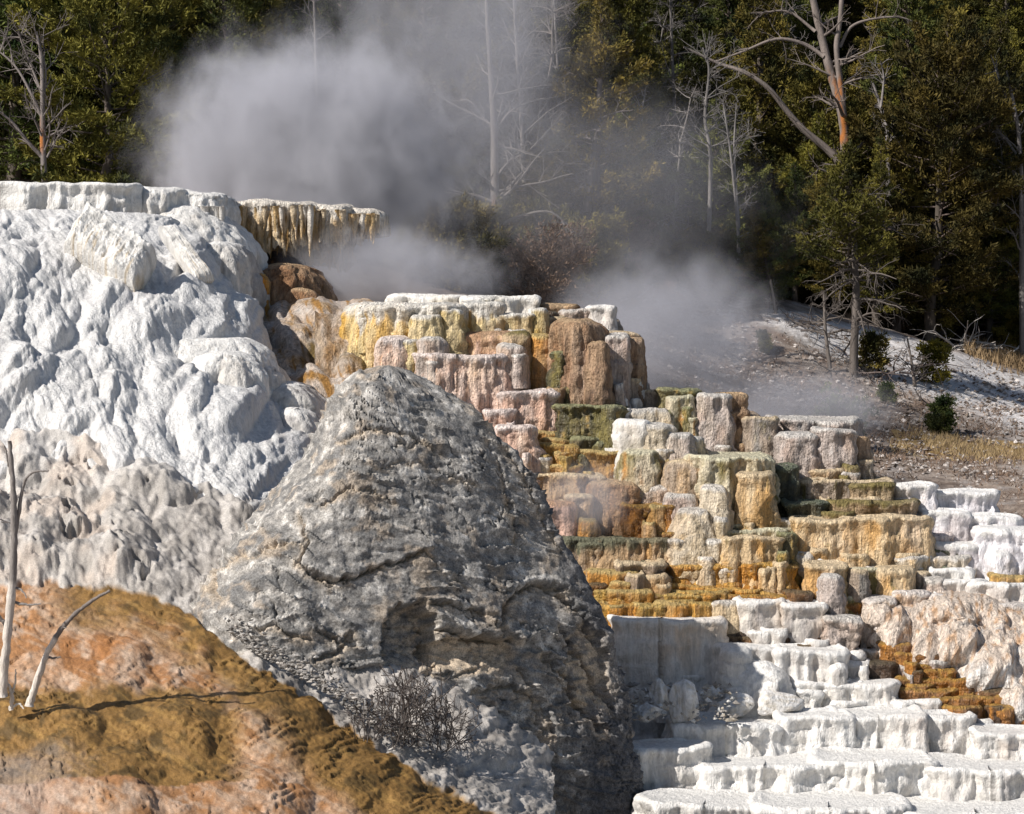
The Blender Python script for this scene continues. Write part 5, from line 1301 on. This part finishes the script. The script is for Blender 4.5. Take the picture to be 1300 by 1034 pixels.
# fallen branch tangles
def brush(px, D, s, n, label, seed, colr, name='fallen_branches'):
    g = np.random.default_rng(seed)
    p = back_many(np.array([float(px)]), np.array([float(D)]))[0]
    e = thing(name, p.tolist(), label, 'dead branches')
    for k in range(n):
        T = Tubes(); az = g.uniform(0, 2 * pi); st = np.array([g.normal() * s * .5, g.normal() * s * .4, g.uniform(0, .25) * s])
        limb(T, g, st, np.array([cos(az), sin(az), g.uniform(-.05, .45)]), s * g.uniform(.6, 1.5), g.uniform(.015, .05), 1, c(*colr), .3, 4, .6)
        link('branch', T.mesh('branch'), M_DEAD, e)
brush(1235, 76, 1.3, 22, 'heap of bleached fallen branches under the trees right of the pale bank', 1, (.5, .46, .43))
brush(1015, 69, 1.3, 22, 'tangle of dark dead branches on the slope left of the thin dead tree', 2, (.13, .11, .1))
brush(690, 62, 1.6, 24, 'pale dead branches piled at the foot of the bare middle trunk', 3, (.3, .27, .25))
brush(1105, 66.5, 1.2, 16, 'dark brush under the grey pine', 4, (.14, .11, .1))
brush(800, 66, 1.5, 16, 'grey fallen branches at the edge of the wood behind the top terrace', 5, (.3, .27, .26))
brush(1150, 62, .8, 10, 'dry twigs lying on the brown slope above the grass', 6, (.2, .16, .14))

# ================================================================== near dead wood and bare shrub
def stick(name, label, D, mains, seed, colr, cat, twigs=4, tw=.25):
    g = np.random.default_rng(seed); b0 = at(mains[0][0][0][0], mains[0][0][0][1], D)
    e = thing(name, b0.tolist(), label, cat)
    for q, (pl, r0, r1) in enumerate(mains):
        A = np.array(pl, float)
        if A.shape[1] == 2: A = np.column_stack([A, np.full(len(A), D) + np.linspace(0, -.1, len(A))])
        A = catmull(A, np.linspace(0, len(A) - 1, (len(A) - 1) * 8 + 1))
        pts = at(A[:, 0], A[:, 1], A[:, 2]) - b0; pts += g.normal(size=pts.shape) * .003
        t = np.linspace(0, 1, len(pts))
        cc = np.where((t < .45)[:, None] & (q == 0), c(.66, .60, .54), c(*colr))
        T = Tubes(); T.add(pts, np.linspace(r0, r1, len(pts)) * D * PXM * (1 + .1 * g.normal(size=len(pts))), 10, col=cc)
        link('stem' if q == 0 else 'branch', T.mesh('stem'), M_DEAD, e)
        if q == 0:
            for k in range(twigs):
                i = int(g.uniform(.3, .95) * (len(pts) - 1)); T = Tubes()
                limb(T, g, pts[i], np.array([g.choice([-1, 1]), g.normal() * .4, g.uniform(-.1, .6)]), tw * g.uniform(.5, 1.3), .009, 1, c(*colr), 0, 2, .6)
                link('twig', T.mesh('twig'), M_DEAD, e)
stick('dead_sapling', 'upright bare grey sapling at the left border, white at its foot', 26.9, [([(3, 885), (6, 840), (12, 780), (17, 720), (18, 660), (16, 610), (12, 560)], 6.6, 2.8), ([(17, 690), (24, 650), (30, 615), (42, 600), (62, 598)], 3, 1), ([(15, 765), (35, 768), (52, 767)], 2.2, .8), ([(16, 745), (28, 750), (34, 760)], 1.8, .7), ([(16, 610), (10, 585), (6, 565)], 2, .7), ([(10, 800), (-5, 775), (-20, 745)], 2.5, 1)], 1, (.26, .235, .22), 'dead sapling', 3)
stick('leaning_branch', 'leaning dead branch stuck in the orange ground, pale below and dark above', 27.2, [([(37, 897), (48, 862), (60, 830), (76, 802), (95, 780), (118, 762), (140, 750)], 5.2, 1.7), ([(58, 833), (68, 836), (77, 834)], 2, .8), ([(76, 803), (78, 798), (84, 797)], 1.6, .8)], 2, (.22, .19, .175), 'dead branch', 0)
stick('forked_stick', 'small white forked stick on the ground between the two bare stems', 27.0, [([(14, 902), (15, 885), (12, 872), (8, 866)], 3, 1.5), ([(14, 885), (19, 868), (20, 850)], 2, .7), ([(14, 900), (24, 894), (30, 900)], 2, .8)], 3, (.66, .62, .56), 'stick', 0)
# bare shrub in front of the rock
def bare_shrub(px, py, D, seed, n, hpx, label):
    g = np.random.default_rng(seed); b0 = at(px, py, D); e = thing('bare_shrub', b0.tolist(), label, 'shrub')
    for k in range(n):
        T = Tubes(); d = np.array([g.normal() * .38, g.normal() * .3, 1.0])
        limb(T, g, np.array([g.normal() * .12, g.normal() * .08, 0]), d, hpx * D * PXM * g.uniform(.45, 1.0), .006, 2, c(.13, .11, .10), 0, 4, .5)
        link('stem', T.mesh('stem'), M_DEAD, e)
bare_shrub(515, 948, 28.3, 3, 22, 118, 'leafless grey shrub with many thin stems below the alcove of the grey rock')
bare_shrub(565, 955, 28.4, 4, 14, 80, 'lower leafless shrub growing just right of the taller bare one')
bare_shrub(462, 940, 28.2, 5, 10, 60, 'small leafless shrub where the orange ground meets the grey rock')

# ================================================================== steam
def steam(name, label, pc, D, rpx, ry, dens, scale, seed, colr=(.62, .61, .66), tilt=0, thr=.45, contrast=1.0, aniso=.2):
    """pc centre pixel, rpx half size in px (x,z), ry half depth in m"""
    ctr = at(pc[0], pc[1], D); rx = rpx[0] * D * PXM; rz = rpx[1] * D * PXM
    u = np.linspace(0, 2 * pi, 40, endpoint=False)[None]; v = np.linspace(.001, pi - .001, 22)[:, None]
    P = np.stack([np.sin(v) * np.cos(u) * rx, np.sin(v) * np.sin(u) * ry, (np.cos(v) + 0 * u) * rz], -1)
    m = bpy.data.materials.new(name); m.use_nodes = True; nt = m.node_tree; L = nt.links
    for nd in list(nt.nodes):
        if nd.type == 'BSDF_PRINCIPLED': nt.nodes.remove(nd)
    pv = N(nt, 'ShaderNodeVolumePrincipled'); pv.inputs['Color'].default_value = (*colr, 1); pv.inputs['Anisotropy'].default_value = aniso
    tc = N(nt, 'ShaderNodeTexCoord')
    mp = N(nt, 'ShaderNodeMapping'); mp.inputs['Scale'].default_value = (1 / rx, 1 / ry, 1 / rz); L.new(tc.outputs['Object'], mp.inputs[0])
    ln = N(nt, 'ShaderNodeVectorMath', operation='LENGTH'); L.new(mp.outputs[0], ln.inputs[0])
    fo = N(nt, 'ShaderNodeMapRange', interpolation_type='SMOOTHSTEP'); fo.inputs[1].default_value = 1.0; fo.inputs[2].default_value = .0; fo.inputs[3].default_value = 0; fo.inputs[4].default_value = 1
    L.new(ln.outputs['Value'], fo.inputs[0])
    mp2 = N(nt, 'ShaderNodeMapping'); mp2.inputs['Location'].default_value = (seed * 3.1, seed, seed * 1.7); mp2.inputs['Scale'].default_value = (1, 1, .75); L.new(tc.outputs['Object'], mp2.inputs[0])
    nz = N(nt, 'ShaderNodeTexNoise'); nz.inputs['Scale'].default_value = scale; nz.inputs['Detail'].default_value = 3; nz.inputs['Roughness'].default_value = .55; nz.inputs['Distortion'].default_value = .6
    L.new(mp2.outputs[0], nz.inputs[0])
    nw = N(nt, 'ShaderNodeTexNoise'); nw.inputs['Scale'].default_value = scale * 2.6; nw.inputs['Detail'].default_value = 5; nw.inputs['Roughness'].default_value = .6; nw.inputs['Distortion'].default_value = 1.2
    L.new(mp2.outputs[0], nw.inputs[0])
    wm = N(nt, 'ShaderNodeMath', operation='MULTIPLY_ADD'); wm.inputs[1].default_value = .9; wm.inputs[2].default_value = -.45; L.new(nw.outputs[0], wm.inputs[0])
    wa = N(nt, 'ShaderNodeMath', operation='ADD'); L.new(nz.outputs[0], wa.inputs[0]); L.new(wm.outputs[0], wa.inputs[1])
    a = N(nt, 'ShaderNodeMath', operation='ADD'); L.new(wa.outputs[0], a.inputs[0]); L.new(fo.outputs[0], a.inputs[1])
    mr = N(nt, 'ShaderNodeMapRange', interpolation_type='SMOOTHSTEP'); mr.inputs[1].default_value = thr + .18; mr.inputs[2].default_value = thr + .95; mr.inputs[3].default_value = 0; mr.inputs[4].default_value = dens
    L.new(a.outputs[0], mr.inputs[0])
    mu = N(nt, 'ShaderNodeMath', operation='MULTIPLY'); L.new(mr.outputs[0], mu.inputs[0]); 
    f2 = N(nt, 'ShaderNodeMapRange', interpolation_type='SMOOTHSTEP'); f2.inputs[1].default_value = 1.0; f2.inputs[2].default_value = .6; L.new(ln.outputs['Value'], f2.inputs[0])
    L.new(f2.outputs[0], mu.inputs[1]); L.new(mu.outputs[0], pv.inputs['Density'])
    L.new(pv.outputs[0], nt.nodes['Material Output'].inputs['Volume'])
    o = link(name, mesh_np(name, P, grid_quads(22, 40, True)), m, kind='stuff', label=label)
    o.location = ctr.tolist(); o.rotation_euler = (0, radians(tilt), 0)
    return o
ST = (.93, .93, 1.0)
steam('steam', 'big grey steam plume rising behind the overhanging ledge', (395, 205), 51.5, (320, 260), 3.2, 1.7, .42, 1, ST)
steam('steam', 'steam drifting up to the top centre', (570, 60), 53, (280, 250), 2.6, .4, .45, 2, ST, tilt=20)
steam('steam', 'steam pooled below the overhanging ledge', (490, 345), 46.4, (220, 95), 1.7, 1.15, .7, 3, ST)
steam('steam', 'steam behind the brown columns of the upper terraces', (850, 425), 47.5, (230, 170), 2.4, .72, .5, 4, ST)
steam('steam', 'thin steam low behind the pink far step', (1010, 515), 47, (200, 80), 1.6, .75, .75, 5, ST)
steam('steam', 'thin veil of steam over the middle wood', (740, 250), 58, (380, 230), 3.0, .12, .4, 6, ST)
steam('steam', 'wisp of steam in front of the ochre steps', (745, 635), 36.6, (85, 80), .5, 1.3, 1.6, 7, ST)
steam('steam', 'wisp over the brown fluted columns', (930, 545), 40.2, (100, 60), .6, 1.3, 1.2, 8, ST)
# labels of the forest things that would otherwise read alike: their place counted from the left
from collections import defaultdict
by = defaultdict(list)
for o in SC.objects:
    if o.parent is None and 'category' in o and o.get('label'):
        by[o['label']].append((unproj(o.location)[0], o))
ORD = ['first', 'second', 'third', 'fourth', 'fifth', 'sixth', 'seventh', 'eighth', 'ninth', 'tenth', 'eleventh', 'twelfth', 'thirteenth', 'fourteenth', 'fifteenth', 'sixteenth', 'seventeenth', 'eighteenth']
for lab, L_ in by.items():
    if len(L_) > 1:
        L_.sort(key=lambda q: q[0])
        for i_, (_, o) in enumerate(L_):
            nl = ORD[i_] + ' ' + lab + ' from the left' if i_ < 18 else lab
            if len(nl.replace('-', ' ').split()) > 16: nl = nl.replace(' the ', ' ')
            o['label'] = nl
